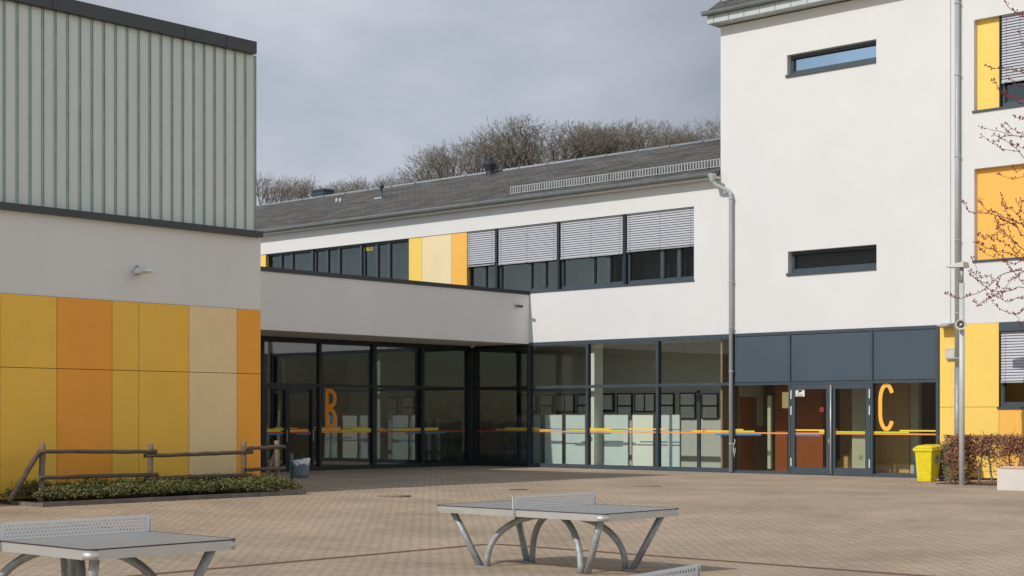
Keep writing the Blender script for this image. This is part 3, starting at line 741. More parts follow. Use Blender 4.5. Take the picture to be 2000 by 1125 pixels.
while zz < zt_-.08: b.hexa([(x0, yb_, zz), (x1, yb_, zz), (x1, yb_+.62, zz), (x0, yb_+.62, zz), (x0+.03, yb_+.03, zz+.06), (x1-.03, yb_+.03, zz+.06), (x1-.03, yb_+.6, zz+.06), (x0+.03, yb_+.6, zz+.06)]); zz += .09
b.build('louvre_box', ['frame', 'anth'], wing)
b = MB(); p = pt_y(611, 389, 5.6); q = pt_y(602, 380, 5.6); b.tube([p, q], 0.02, 6); b.build('cable_stay', 'zinc_lt', wing)

# foyer glazing below the wing
fb = MB()
fb.box(XM[1]-.05, XM[1]+.05, -0.02, 0.13, 0.33, ZG-.002)
for xm in XM[2:4]: fb.box(xm-.04, xm+.04, -0.03, 0.13, 0.33, ZG-.002)
fb.box(XM[4]-.05, XM[4]+.035, -0.03, 0.13, 0.33, ZG-.002)
for i in range(1, 4):
    a = XM[i]+(.05 if i == 1 else .04); c = XM[i+1]-(.05 if i == 3 else .04)
    fb.box(a, c, -0.02, 0.12, ZG-.12, ZG-.004); fb.box(a, c, -0.02, 0.12, ZT-.04, ZT+.05); fb.box(a, c, -0.02, 0.12, 0.33, FZ+.12)
    fb.box(a, a+.03, -.005, .10, FZ+.12, ZT-.04, 1); fb.box(a, a+.03, -.005, .10, ZT+.05, ZG-.12, 1)
fb.build('curtain_wall_frame', ['frame', 'gasket'], wing)
for i in range(1, 4):
    for z0, z1 in ((FZ+.12, ZT-.04), (ZT+.05, ZG-.12)):
        one_box('glass_pane', 'glass', wing, XM[i]+.03, XM[i+1]-.03, 0.046, 0.052, z0, z1)
strips_y([(1037, 1143, 'O', 'o'), (1037, 1053, 'U', 'y'), (1044, 1076, 'M', 'y'), (1112, 1143, 'M', 'g'), (1100, 1143, 'B', 'b')], 0.044).build('colour_strip', SMATS, wing)
strips_y([(1149.5, 1281, 'O', 'o'), (1147, 1193, 'U', 'y'), (1147, 1194, 'M', 'y'), (1194, 1217, 'M', 'g'), (1226, 1281, 'U', 'y'), (1147, 1193, 'B', 'b')], 0.044).build('colour_strip', SMATS, wing)
strips_y([(1286, 1425, 'O', 'o'), (1286, 1304, 'U', 'y'), (1352, 1425, 'M', 'y'), (1397, 1425, 'B', 'b')], 0.044).build('colour_strip', SMATS, wing)
# inner door near the right end of the foyer
b = MB(); yd = 0.62; xa = on_y(1361, yd); xb = on_y(1440, yd); xk = on_y(1367, yd)
zd = zat(762, xa, yd)
b.box(xa, xk, yd, yd+.06, FZ, zd); b.box(xa, TX0+.05, yd, yd+.08, zd-.10, zd); b.box(xk, TX0+.05, yd, yd+.06, FZ, FZ+.08)
xe = on_y(1398, yd); b.box(xe, xe+.03, yd+.5, yd+.53, FZ, zd-.1)
b.build('inner_door', 'frame', wing)

# ================================================================== STAIR TOWER and CLASSROOM BLOCK (right)
TH = zat(53, on_y(1407), 0)
tower = thing('stair_tower', (3, 4, 0.35), 'tall white stair tower with two narrow windows above a slate glazed entrance marked C', 'building')
h1 = (on_y(1537.5), on_y(1711.5), zat(150, on_y(1537.5), 0), zat(108, on_y(1537.5), 0))
h2 = (on_y(1539), on_y(1712), zat(537, on_y(1539), 0), zat(491.5, on_y(1539), 0))
b = MB(); b.wall_y(TX0, JX-.006, ZG, TH, [h1, h2], 0.0, 0.30); b.build('wall', 'render', tower)
one_box('side_wall', 'render', tower, TX0, TX0+.3, 0.302, 8.6, ZG, TH-.002)
one_box('rear_wall', 'render', tower, TX0+.301, JX-.006, 8.3, 8.6, 0.3, TH-.002)
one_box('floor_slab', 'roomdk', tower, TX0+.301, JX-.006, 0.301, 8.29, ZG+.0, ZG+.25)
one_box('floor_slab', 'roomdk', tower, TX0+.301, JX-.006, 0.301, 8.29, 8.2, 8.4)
one_box('joint', 'joint', tower, JX-.012, JX+.006, -0.003, 0.2, ZG, TH+2)
for h, gm in ((h1, 'mirror'), (h2, 'glassU')):
    w = win_unit(tower, h[0]+.002, h[1]-.002, h[2]+.03, h[3]-.002, [], y=0.20, glass=gm, fw=0.075, curt=False)
    b = MB(); b.box(h[0]-.03, h[1]-.001, -0.05, 0.199, h[2]-.03, h[2]+.027); b.box(h[0]-.03, h[0]-.012, -.05, .0, h[2]-.03, h[2]+.05); b.build('sill', 'frame', w)
    if h is h2:
        b = MB(); zz = h[2]+.10
        while zz < h[3]-.08: b.box(h[0]+.1, h[1]-.1, .30, .33, zz, zz+.03); zz += .06
        b.box(h[0]+.1, h[0]+.12, .31, .32, h[2]+.1, h[3]-.08); b.box(h[1]-.12, h[1]-.1, .31, .32, h[2]+.1, h[3]-.08)
        b.build('inner_slats', 'slatrail', w)
# eaves of the tower: fascia box, gutter, roof
OV = 0.45
fx0 = on_y(1381.5, -OV); 
b = MB(); b.box(fx0, 24, -OV, -0.002, TH+0.03, TH+0.30); b.box(fx0, TX0+.001, 0, 8.5, TH+0.03, TH+0.3)
x = on_y(1393, -OV)
while x < 20: b.box(x, x+.02, -OV-.022, -OV+.001, TH+0.05, TH+0.295, 1); x += 0.52
b.build('fascia', ['zinc_lt', 'zinc'], tower)

gutter('gutter', on_y(1371.5, -.58), 22, -0.56, TH+0.34, 0.095, tower, joints=1.2)
ta = math.radians(33); S2 = 7.0
slab('roof', fx0-.02, 24, -0.52, TH+0.36, S2, ta, 'shingle', tower, th=0.12)
b = MB(); b.hexa([(fx0+.05, -.3, TH+.301), (23.9, -.3, TH+.301), (23.9, 8.5, TH+.301), (fx0+.05, 8.5, TH+.301), (fx0+.05, -.2, TH+.35), (23.9, -.2, TH+.35), (23.9, 5.2, TH+3.5), (fx0+.05, 5.2, TH+3.5)]); b.build('attic', 'zinc', tower)
b = MB(); yg = 0.05; zr = TH+.36+(yg+.52)*math.tan(ta); x = on_y(1411, yg)
for zz in (0.05, 0.25): b.box(x, 20, yg-.01, yg+.01, zr+zz-.012, zr+zz+.012)
while x < 12: b.box(x, x+.025, yg-.008, yg+.008, zr+.05, zr+.25); x += 0.085
b.build('snow_guard', 'zinc_lt', tower)
# entrance glazing
T0, T1, T2, T3 = on_y(1431.5), on_y(1543), on_y(1703.5), on_y(1833)
fb = MB()
fb.box(XM[4]+.037, T0+.05, -0.028, .13, .33, ZG-.003)
for xm in (T1, T2): fb.box(xm-.03, xm+.03, -0.035, .13, .33, ZG-.003)
fb.box(T3-.06, T3+.02, -0.03, .13, .33, ZG-.003)
bays = [(T0+.05, T1-.03), (T1+.03, T2-.03), (T2+.03, T3-.06)]
for a, c in bays:
    fb.box(a, c, -.02, .12, ZG-.09, ZG-.004); fb.box(a, c, -.02, .12, ZT-.045, ZT+.03)
    fb.box(a, c, -.02, .12, .33, FZ+.07)
fb.build('curtain_wall_frame', 'frame', tower)
for a, c in bays:
    bb = MB(); bb.box(a+.015, c-.015, -.004, .02, ZT+.045, ZG-.105); bb.box(a, c, .021, .10, ZT+.03, ZG-.09, 1); bb.build('spandrel_panel', ['spandrel', 'gasket'], tower)
for a, c in (bays[0], bays[2]): one_box('glass_pane', 'glassC', tower, a, c, .046, .052, FZ+.07, ZT-.045)
# double door
xm = on_y(1622.5, -.02); a, c = bays[1]
for k, (q0, q1) in enumerate(((a+.01, xm-.01), (xm+.01, c-.01))):
    b = MB(); z0, z1 = FZ+.012, ZT-.05; s1 = 0.13; 
    b.box(q0, q0+s1, -.03, .07, z0, z1); b.box(q1-s1, q1, -.03, .07, z0, z1); b.box(q0+s1, q1-s1, -.03, .07, z1-s1, z1); b.box(q0+s1, q1-s1, -.03, .07, z0, z0+.2)
    d = b.build('door', 'frame', tower)
    one_box('pane', 'glassC', d, q0+s1, q1-s1, .02, .026, z0+.2, z1-s1)
    xx = q0+.005 if k == 0 else q1-.035
    for zz in ((z0+.22, z0+.45), (z1-.85, z1-.60), (z1-.40, z1-.15)):
        one_box('hinge', 'white', d, xx, xx+.03, -.05, -.031, zz[0], zz[1])
    if k == 1:
        b = MB(); b.tube([(q0+.04, -.11, z0+.03), (q0+.04, -.11, z1-.02)], .022, 12); b.box(q0+.03, q0+.05, -.11, -.03, z0+.10, z0+.13); b.box(q0+.03, q0+.05, -.11, -.03, z1-.13, z1-.10); b.build('handle', 'alu', d)
    else:
        one_box('lock', 'alu', d, q1-.06, q1-.03, -.034, -.031, 1.25, 1.36)
strips_y([(1434, 1539, 'O', 'o'), (1434, 1452, 'U', 'y'), (1434, 1474, 'M', 'g'), (1434, 1487, 'B', 'b')], .044).build('colour_strip', SMATS, tower)
strips_y([(1553, 1610, 'O', 's' if False else 'o'), (1553, 1610, 'U', 'y'), (1600, 1610, 'M', 'y'), (1553, 1602, 'B', 'b'), (1629, 1690, 'O', 'o'), (1629, 1690, 'M', 'g')], .018).build('colour_strip', SMATS, tower)
strips_y([(1706, 1829, 'O', 'o'), (1706, 1776, 'M', 'g'), (1757, 1829, 'U', 'y')], .044).build('colour_strip', SMATS, tower)
# letter C
yc_ = .044; x0, x1 = on_y(1715.5, yc_), on_y(1747.5, yc_); z1_, z0_ = zat(748, x0, 0), zat(842, x0, 0)
Wc, Hc = x1-x0, z1_-z0_; sw = Wc*.235; r = Wc/2-sw/2
plc = lambda u, v, d: (x0+u, yc_-d, z0_+v)
pts = arc(Wc/2, Hc-sw/2-r*2.3, r, r*2.3, 30, 180, 22) + arc(Wc/2, sw/2+r*2.3, r, r*2.3, 180, 330, 22)
b = MB(); ribbon(b, pts, sw, plc); tag(b.build('letter', 'let_C', tower), 'orange capital letter C')
# stickers on the door
def sticker(pxa, pya, pxb, pyb, y, m, name, parent):
    xa, xb = on_y(pxa, y), on_y(pxb, y); za, zb = zat(pya, xa, y), zat(pyb, xa, y)
    return one_box(name, m, parent, xa, xb, y-.004, y, zb, za)
s1 = sticker(1553, 760, 1571.5, 774.5, .017, 'white', 'notice', tower)
b = MB()
xa = on_y(1562, .012); za = zat(764.5, xa, .012)
b.box(xa-.04, xa+.05, .0085, .0125, za-.02, za+.03); b.box(xa+.05, xa+.08, .0085, .0125, za+.0, za+.02); b.box(xa-.05, xa-.03, .0085, .0125, za-.05, za-.01)
for k in range(2): b.box(xa-.10, xa+.09, .0085, .0125, za-.10-.03*k, za-.09-.03*k)
b.build('camera_symbol', 'ink', s1)
def ring_y(cx, cz, y, r, name, m, parent, bar=True):
    b = MB(); pts = [(cx+r*math.cos(2*PI*i/20), cz+r*math.sin(2*PI*i/20)) for i in range(21)]
    ribbon(b, pts, r*.35, lambda u, v, d: (u, y-d, v), 0)
    b.box(cx-.012, cx+.012, y-.003, y, cz-r*.5, cz+r*.5)
    return b.build(name, m, parent)
xa = on_y(1605, .017); ring_y(xa, zat(800, xa, 0), .017, .055, 'no_entry_sticker', 's_red', tower)
xa = on_y(1632, .017); ring_y(xa, zat(842, xa, 0)+.02, .017, .045, 'no_entry_sticker', 's_red', tower)
xa = on_y(1375, .044); ring_y(xa, zat(842, xa, 0)+.02, .044, .05, 'no_entry_sticker', 's_red', wing)
# lobby interior
LB = 7.2
one_box('lobby_floor', 'floor', tower, TX0+.1, JX-.01, .14, LB, .2, FZ)
one_box('lobby_ceiling', 'ceil', tower, TX0+.02, JX-.01, .31, LB, ZG-.12, ZG-.02)
one_box('lobby_partition', 'lobby_gr', tower, TX0-.11, TX0-.05, .16, 7.2, FZ, ZG-.13)
one_box('lobby_side_wall', 'lobby_lt', tower, JX-.3, JX-.02, .14, LB, FZ, ZG-.13)
one_box('lobby_rear_wall', 'lobby_or', tower, TX0-.04, JX-.31, LB-.2, LB, FZ, ZG-.13)
def iy(px, y): return on_y(px, y)
y1 = 3.6
b = MB(); b.box(iy(1514, 1.9), iy(1607, 1.9), 1.9, 2.05, FZ, ZG-.13); b.build('orange_wall', 'lobby_or', tower)
lp = TX0-.049
tag(one_box('lobby_lamp', 'lamp_glow', tower, iy(1529, 1.9), iy(1540, 1.9), 1.86, 1.899, zat(797, iy(1530, 1.9), 1.9), zat(766, iy(1530, 1.9), 1.9)), 'small glowing wall lamp inside the entrance')
ya_, yb_ = on_x(1445, lp), on_x(1472, lp)
b = MB(); b.box(lp, lp+.03, ya_, yb_, FZ, 2.55); b.build('wooden_door', 'lobby_wood', tower)
b = MB(); b.box(lp, lp+.02, ya_, on_x(1490, lp), 2.58, 2.95); b.box(lp, lp+.02, on_x(1479, lp), on_x(1490, lp), 1.7, 2.575); b.build('notice_board', 'lobby_lt', tower)
b = MB(); b.box(iy(1640, y1), iy(1662, y1), y1, y1+.12, FZ, ZG-.13); b.box(iy(1692, 3.3), iy(1776, 3.3), 3.3, 3.45, FZ, ZG-.13); b.box(iy(1712, 3.3), iy(1713, 3.3), 3.285, 3.299, FZ, 3.2); b.box(iy(1744, 3.3), iy(1745, 3.3), 3.285, 3.299, FZ, 3.2); b.build('cupboard_wall', 'lobby_br', tower)
b = MB(); b.box(iy(1664, 2.0), iy(1690, 2.0), 2.0, 2.3, FZ, ZG-.13); b.box(iy(1499, .9), iy(1505, .9), .9, 1.0, FZ+.1, 2.6); b.box(iy(1778, 3.1), iy(1794, 3.1), 3.1, 3.28, FZ, ZG-.13); b.build('pillar', 'lobby_lt', tower)
b = MB()
for i in range(6): b.box(iy(1610, 3.0)+i*.28, iy(1640, 3.0)+1.2, 3.0+0.001*i, 3.59, FZ+i*.17, FZ+(i+1)*.17)
b.build('staircase', 'lobby_br', tower)

# classroom block on the right
block = thing('classroom_block', (14, 4, 0.35), 'white classroom block at the right edge with yellow and orange panels and slatted blinds', 'building')
BX1 = 20.0
r1 = (on_y(1902.5), BX1-1, zat(217, on_y(1902.5), 0), zat(39, on_y(1902.5), 0))
r2 = (on_y(1902.8), BX1-1, zat(509, on_y(1902.8), 0), zat(330, on_y(1902.8), 0))
g0, g1 = on_y(1951.5), BX1-1
gz0, gz1 = zat(797, g0, 0), ZG
b = MB(); b.wall_y(JX+.006, BX1, ZG, TH, [r1, r2], 0.0, 0.30); b.build('wall', 'render', block)
one_box('end_wall', 'render', block, BX1-.3, BX1, .302, 8.6, .3, TH)
one_box('inner_wall', 'room', block, JX+.01, BX1-.31, 3.2, 3.3, .3, TH)
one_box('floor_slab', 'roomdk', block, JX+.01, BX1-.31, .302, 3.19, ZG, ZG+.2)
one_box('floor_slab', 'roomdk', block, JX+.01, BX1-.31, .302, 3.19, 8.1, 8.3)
RD = .17
xs_ = on_y(1955.5, RD)
tag(one_box('facade_panel', 'yel', block, r1[0]+.001, xs_-.005, RD, .29, r1[2]+.001, r1[3]-.001), 'yellow facade panel beside the upper blind')
tag(one_box('facade_panel', 'ora', block, r2[0]+.001, r2[1]-.001, RD, .29, r2[2]+.001, r2[3]-.001), 'large orange facade panel')
W_ = 3.2; x = xs_
k = 0
while x + W_ < r1[1]:
    win_unit(block, x+.03, x+W_-.03, r1[2]+.03, r1[3]-.005, [x+1.5, x+2.35], y=.18, blind=zat(163, on_y(1960, .1), .1), m='frame'); x += W_; k += 1
one_box('mullion', 'gasket', block, xs_-.004, xs_+.029, .06, .25, r1[2]+.03, r1[3]-.002)
one_box('window_sill', 'frame', block, r1[0]-.04, r1[1], -.05, RD-.001, r1[2]-.045, r1[2]+.001)
one_box('window_sill', 'frame', block, r2[0]-.04, r2[1], -.05, RD-.001, r2[2]-.045, r2[2]+.001)
# ground floor cladding
zj = zat(795, on_y(1880), 0)
yx = [(on_y(1835)+.015, g0-.006)]
backb = MB(); backb.wall_y(T3+.02, BX1, .30, ZG-.002, [(g0, g1, gz0, gz1-.003)], 0.012, .28); backb.build('cladding_backing', 'gasket', block)
for z0, z1 in ((.40, zj), (zj, ZG)):
    tag(one_box('facade_panel', 'yel', block, yx[0][0], yx[0][1], -.012, .010, z0+.004, z1-.006), 'yellow facade panel behind the lamp post')
tag(one_box('facade_panel', 'ora', block, g0+.004, g0+2.6, -.012, .010, .40, gz0-.02), 'orange facade panel below the window')
tag(one_box('facade_panel', 'yel', block, g0+2.61, g0+5.0, -.012, .010, .40, gz0-.02), 'yellow facade panel below the window')
one_box('window_header', 'frame', block, g0+.003, g1, -.01, .12, zat(647, on_y(1954), 0), ZG-.004)
hz = zat(648, on_y(1954), 0)
x = on_y(1956.5, .17)
x_ = x
while x + W_ < g1:
    win_unit(block, x+.0, x+W_-.03, gz0+.03, hz, [x+1.25, x+2.3], y=.17, blind=zat(748, on_y(1960, .1), .1), m='frame', glass='glassU', curt=False); x += W_
one_box('window_sill', 'frame', block, g0-.04, g1, -.06, .169, gz0-.02, gz0+.026)
one_box('window_reveal', 'yel', block, g0+.001, x_-.003, .10, .20, gz0+.03, hz)
# right downpipe
xd2 = on_y(1869.5, -.12)
pipe_path([(xd2, -.12, .37), (xd2, -.12, zat(718, xd2, -.12))], .072, block, name='standpipe', m='galv')
pipe_path([(xd2, -.12, TH+.3), (xd2, -.12, zat(718, xd2, -.12)+.001)], .062, block, rings=[zat(q, xd2, 0) for q in (8, 148, 307, 470, 612, 700)], m='zinc')
b = MB(); 
for q in (125, 265, 385, 487, 595): b.lathe((xd2, -.12, zat(q, xd2, 0)), [(.062, 0), (.0645, .003), (.0645, .012), (.062, .015)], 14)
b.build('pipe_joint', 'zinc', block)
# lamps on the yellow cladding
p = pt_y(1850, 637, -.012)
t = thing('canopy_light', p, 'flat grey wedge shaped light at the top of the yellow panel beside the downpipe', 'lamp')
xa, xb = on_y(1836, -.2), on_y(1864, -.012)
b = MB(); b.hexa([(xa, -.42, p.z-.02), (xb, -.42, p.z-.02), (xb, -.013, p.z-.06), (xa, -.013, p.z-.06), (xa+.02, -.40, p.z+.02), (xb-.02, -.40, p.z+.02), (xb, -.013, p.z+.08), (xa, -.013, p.z+.08)]); b.build('lamp_head', 'slatrail', t, bevel=.008)
p = pt_y(1856, 691, -.012)
t = thing('bulkhead_lamp', p, 'square pale wall light on the yellow panel left of the downpipe', 'lamp')
xa, xb = on_y(1847, -.1), on_y(1866, -.1)
one_box('lamp_body', 'zinc', t, xa, xb, -.11, -.0125, zat(702, xa, -.1), zat(681, xa, -.1), bevel=.008)
one_box('diffuser', 'offwhite', t, xa+.02, xb-.02, -.118, -.112, zat(700, xa, -.1)+.01, zat(683, xa, -.1)-.01)
# cable lock hooked on the wing's downpipe
xx = xd+.07; b = MB()
z0 = zat(893, xx, -.12); z1 = zat(858, xx, -.12); pp = []
for i in range(30):
    a = i/29.0; pp.append((xx+.05+.04*math.sin(a*9), -.15+.03*math.cos(a*11), z1+(z0-z1)*a))
b.tube(pp, .009, 6); b.tube([(xx+.07+.035*math.cos(q), -.15, z0+.2+.07*math.sin(q)) for q in [i*.45 for i in range(15)]], .007, 6)
tag(b.build('cable_lock', 'white'), 'thin white cable lock hanging on the grey downpipe left of entrance C', 'lock')

# ================================================================== FOYER CONTENTS
boards = [(1004, 1031, 'f', .8), (1040, 1057, 'f', .9), (1063, 1099, 'f', .6), (1104, 1144, 'f', .6), (1179, 1228, 'f', .62), (1234, 1277, 'p', .62), (1290, 1329, 'f', .62)]
blab = ['dim frosted display board behind the glass right of the potted palm', 'narrow frosted display board behind the first slate mullion', 'frosted display board left of the pair behind the first sunlit pane',
        'frosted display board right of the pair behind the first sunlit pane', 'wide frosted display board just right of the pale column', 'plain cream display board in the second sunlit pane', 'frosted display board beside the beige wall in the third pane']
for (a, c, kd, yq), lab in zip(boards, blab):
    xa, xc = on_y(a, yq), on_y(c, yq); zt_ = 2.06
    t = thing('display_board', ((xa+xc)/2, yq, FZ), lab, 'display board', 'display boards in the glazed foyer')
    b = MB(); b.box(xa+.03, xc-.03, yq, yq+.03, FZ+.10, zt_-.02)
    if kd == 'f':
        z = FZ+.14
        while z < zt_-.05: b.box(xa+.03, xc-.03, yq-.002, yq, z, z+.010, 1); z += .045
    b.build('panel', ['frosted' if kd == 'f' else 'boardplain', 'boardline'], t)
    b = MB(); b.box(xa, xa+.03, yq-.01, yq+.04, FZ+.02, zt_); b.box(xc-.03, xc, yq-.01, yq+.04, FZ+.02, zt_); b.box(xa+.03, xc-.03, yq-.01, yq+.04, zt_-.02, zt_)
    if kd == 'f': b.box(xa+.03, xc-.03, yq-.008, yq-.003, FZ+1.22, FZ+1.24)
    b.build('frame', 'boardframe', t)
    for xx in (xa+.02, xc-.02):
        one_box('foot', 'anth', t, xx-.03, xx+.03, yq-.22, yq+.25, FZ, FZ+.035)
pics = [(1012, 1048, 770, 807, 0), (1053, 1079, 771, 814, 1), (1084, 1121, 770, 806, 2), (1127, 1150, 770, 814, 1), (1172, 1199, 768, 805, 0), (1205, 1234, 768, 818, 1),
        (1239, 1279, 768, 805, 2), (1286, 1316, 768, 816, 1), (1327, 1358, 767, 818, 1), (1370, 1402, 768, 818, 1)]
plab = ['dark framed picture in shade beyond the palm', 'tall framed pair of drawings behind the first slate pane', 'wide black framed pair of drawings, left half dark', 'tall brown framed drawings just left of the pale column',
        'framed drawing with dark bars just right of the pale column', 'tall framed drawings with a lettered round motif right of the barred one', 'wide brown framed pair of drawings above the plain board', 'tall framed drawings just right of the second slate mullion',
        'tall framed drawings above the beige wall left of the inner door', 'tall framed drawings seen through the inner door']
for (a, c, ya_, yb_, kd), lab in zip(pics, plab):
    yq = 3.33; xa, xc = on_y(a, yq), on_y(c, yq); z1 = zat(ya_, xa, yq); z0 = zat(yb_, xa, yq)
    t = thing('framed_picture', ((xa+xc)/2, yq, z0), lab, 'picture', 'framed drawings on the foyer wall')
    one_box('frame', 'picframe', t, xa, xc, yq, yq+.065, z0, z1)
    m_ = .045
    if kd == 0: sh = [(xa+.13, xc-.08, z0+m_*2, z1-m_*1.5)]
    elif kd == 1: zm = (z0+z1)/2; sh = [(xa+m_, xc-m_, zm+.03, z1-m_), (xa+m_, xc-m_, z0+m_, zm-.03)]
    else: xm_ = (xa+xc)/2; sh = [(xa+m_, xm_-.03, z0+m_, z1-m_), (xm_+.03, xc-m_, z0+m_, z1-m_)]
    for q in sh: one_box('drawing', 'art', t, q[0], q[1], yq-.004, yq-.001, q[2], q[3])
def potted(px, yq, lab, h=1.9):
    x = on_y(px, yq); t = thing('potted_palm', (x, yq, FZ), lab, 'plant', 'potted palms in the foyer')
    b = MB(); w0, w1, hp = .16, .24, .46
    b.hexa([(x-w0, yq-w0, FZ), (x+w0, yq-w0, FZ), (x+w0, yq+w0, FZ), (x-w0, yq+w0, FZ), (x-w1, yq-w1, FZ+hp), (x+w1, yq-w1, FZ+hp), (x+w1, yq+w1, FZ+hp), (x-w1, yq+w1, FZ+hp)]); b.build('pot', 'pot', t, bevel=.01)
    st = MB(); lf = MB(); rr = random.Random(px)
    for k in range(5):
        bx, by = x+rr.uniform(-.1, .1), yq+rr.uniform(-.1, .1); hh = rr.uniform(.9, h); tx, ty = bx+rr.uniform(-.25, .25), by+rr.uniform(-.15, .15)
        st.tube([(bx, by, FZ+.4), ((bx+tx)/2+.03, (by+ty)/2, FZ+.4+hh*.5), (tx, ty, FZ+.4+hh)], .014, 6)
        for q in range(3):
            f = 1-q*.28; cx, cy, cz = bx+(tx-bx)*f, by+(ty-by)*f, FZ+.4+hh*f
            for j in range(9):
                a = rr.uniform(0, 2*PI); L_ = rr.uniform(.22, .36); e = rr.uniform(-.15, .25)
                d = Vector((math.cos(a), math.sin(a), 0)); n = Vector((-d.y, d.x, 0))*.018
                c0 = Vector((cx, cy, cz)); c1 = c0+d*L_*.55+Vector((0, 0, e*.5+.06)); c2 = c0+d*L_+Vector((0, 0, e-.05))
                lf.add([c0-n*.3, c0+n*.3, c1+n, c1-n, c2], [(0, 1, 2, 3), (3, 2, 4)])
    st.build('stem', 'bark', t); lf.build('foliage', 'palm', t)
potted(984, .75, 'potted palm in a square white pot behind the glass at the inner corner')
potted(952, 2.3, 'potted palm standing deeper in the foyer near the rear wall', 1.6)

# ================================================================== PLANTING BED, FENCE, LITTER BIN
KX = 0.46
y0b, y1b = on_x(83, KX), on_x(598, KX)
z0 = 0.33
t = thing('kerb_edging', (KX, (y0b+y1b)/2, .3), 'low concrete kerb around the planting bed in front of the hall', 'kerb')
b = MB()
n_ = 5
for i in range(n_):
    ya_, yb_ = y0b+(y1b-y0b)*i/n_, y0b+(y1b-y0b)*(i+1)/n_
    g = gz(KX, ya_)
    b.box(KX-.08, KX, ya_+.004, yb_-.004, g-.1, .35+.085)
b.box(HX+.6, KX-.081, y0b, y0b+.08, .1, .35+.07)
b.build('kerb', 'kerb', t)
bed = MB(); bed.box(HX+.04, KX-.09, y0b+.09, y1b-.02, .2, .40); o = bed.build('planting_soil', 'soil'); tag(o, 'dark soil of the planting bed', kind='structure')
def leaf(mb, c, s, rr, mi):
    a = rr.uniform(0, 2*PI); e = rr.uniform(-.6, .9)
    d = Vector((math.cos(a)*math.cos(e), math.sin(a)*math.cos(e), math.sin(e)))
    u = d.cross(Vector((rr.uniform(-1, 1), rr.uniform(-1, 1), rr.uniform(-1, 1))))
    if u.length < .05: u = Vector((0, 0, 1)).cross(d)
    u.normalize(); mid = c+d*s*.5
    mb.add([c, mid+u*s*.28, c+d*s, mid-u*s*.28], [(0, 1, 2, 3)], mi)
rr = random.Random(3); gb = MB()
mounds = [(rr.uniform(-.95, .28), rr.uniform(y0b+.2, y1b-.15), rr.uniform(.20, .34)) for _ in range(120)]
for (mx_, my_, mh) in mounds:
    edge = min(1.0, (my_-y0b)/.9+.35, (y1b-my_)/.6+.4)
    for k in range(300):
        a = rr.uniform(0, 2*PI); q = math.sqrt(rr.random())*.30; h_ = (mh*edge+.03)*math.sqrt(max(0, 1-(q/.34)**2))*rr.uniform(.55, 1.08)
        c = Vector((mx_+q*math.cos(a), my_+q*math.sin(a), .40+h_))
        if c.x > KX-.02: c.x = KX-.02
        w = rr.random(); leaf(gb, c, rr.uniform(.035, .065), rr, 0 if w < .52 else (1 if w < .86 else 2))
for (mx_, my_, mh) in mounds:      # upright shoots
    for k in range(5):
        x_, y_ = mx_+rr.uniform(-.2, .2), my_+rr.uniform(-.2, .2); h_ = mh+rr.uniform(.02, .10)
        for j in range(6):
            leaf(gb, Vector((min(x_, KX-.05)+rr.uniform(-.012, .012), y_+rr.uniform(-.012, .012), .40+h_*(.5+.5*j/5))), .04, rr, 1 if rr.random() < .6 else 0)
tag(gb.build('ground_cover', ['leafg', 'leafy', 'leafb']), 'low evergreen ground cover filling the kerbed bed below the wooden fence', 'shrubs', kind='stuff')

FX = -.40
fence = thing('wooden_fence', (FX, on_x(294, FX), .38), 'rustic round timber post and rail fence above the planting bed', 'fence')
def wob(p0, p1, r, n=9, w=.008, seed=0):
    q = random.Random(seed); p0, p1 = Vector(p0), Vector(p1); pts = []
    for i in range(n): pts.append(p0+(p1-p0)*i/(n-1)+Vector((q.uniform(-w, w), q.uniform(-w, w), q.uniform(-w, w))))
    return pts, [r*q.uniform(.93, 1.07) for _ in range(n)]
for i, (px, py, lean) in enumerate(((83, 865, .04), (294, 866, 0), (476, 862, 0), (541, 861, .0))):
    top = pt_x(px, py, FX); b = MB(); P_, R_ = wob((top.x, top.y-lean, .3), top, .055, seed=i); b.tube(P_, R_, 12); b.build('post', 'wood', fence)
def rail(a, c, xo, i, r=.040):
    p0, p1 = pt_x(a[0], a[1], FX+xo), pt_x(c[0], c[1], FX+xo); b = MB(); P_, R_ = wob(p0, p1, r, 12, .006, 20+i); b.tube(P_, R_, 12); b.build('rail', 'wood_dk', fence)
for i, (a, c) in enumerate((((76, 882), (306, 882)), ((282, 890.5), (493, 883)), ((477, 876), (556, 872.5)), ((76, 933), (308, 927)), ((283, 935.5), (491, 927)), ((477, 918), (556, 914)))):
    rail(a, c, .105, i)
for a, c, i in (((79, 880), (17, 979), 0), ((540, 880), (512, 938), 1)):
    p0 = pt_x(*a, FX+(.02 if i == 0 else -.1)); p1 = pt_x(*c, FX+(.02 if i == 0 else -.1)); p1.z = min(p1.z, .45)
    b = MB(); P_, R_ = wob(p0, p1, .048, 9, .006, 50+i); b.tube(P_, R_, 12); b.build('brace', 'wood_dk' if i == 0 else 'wood', fence)

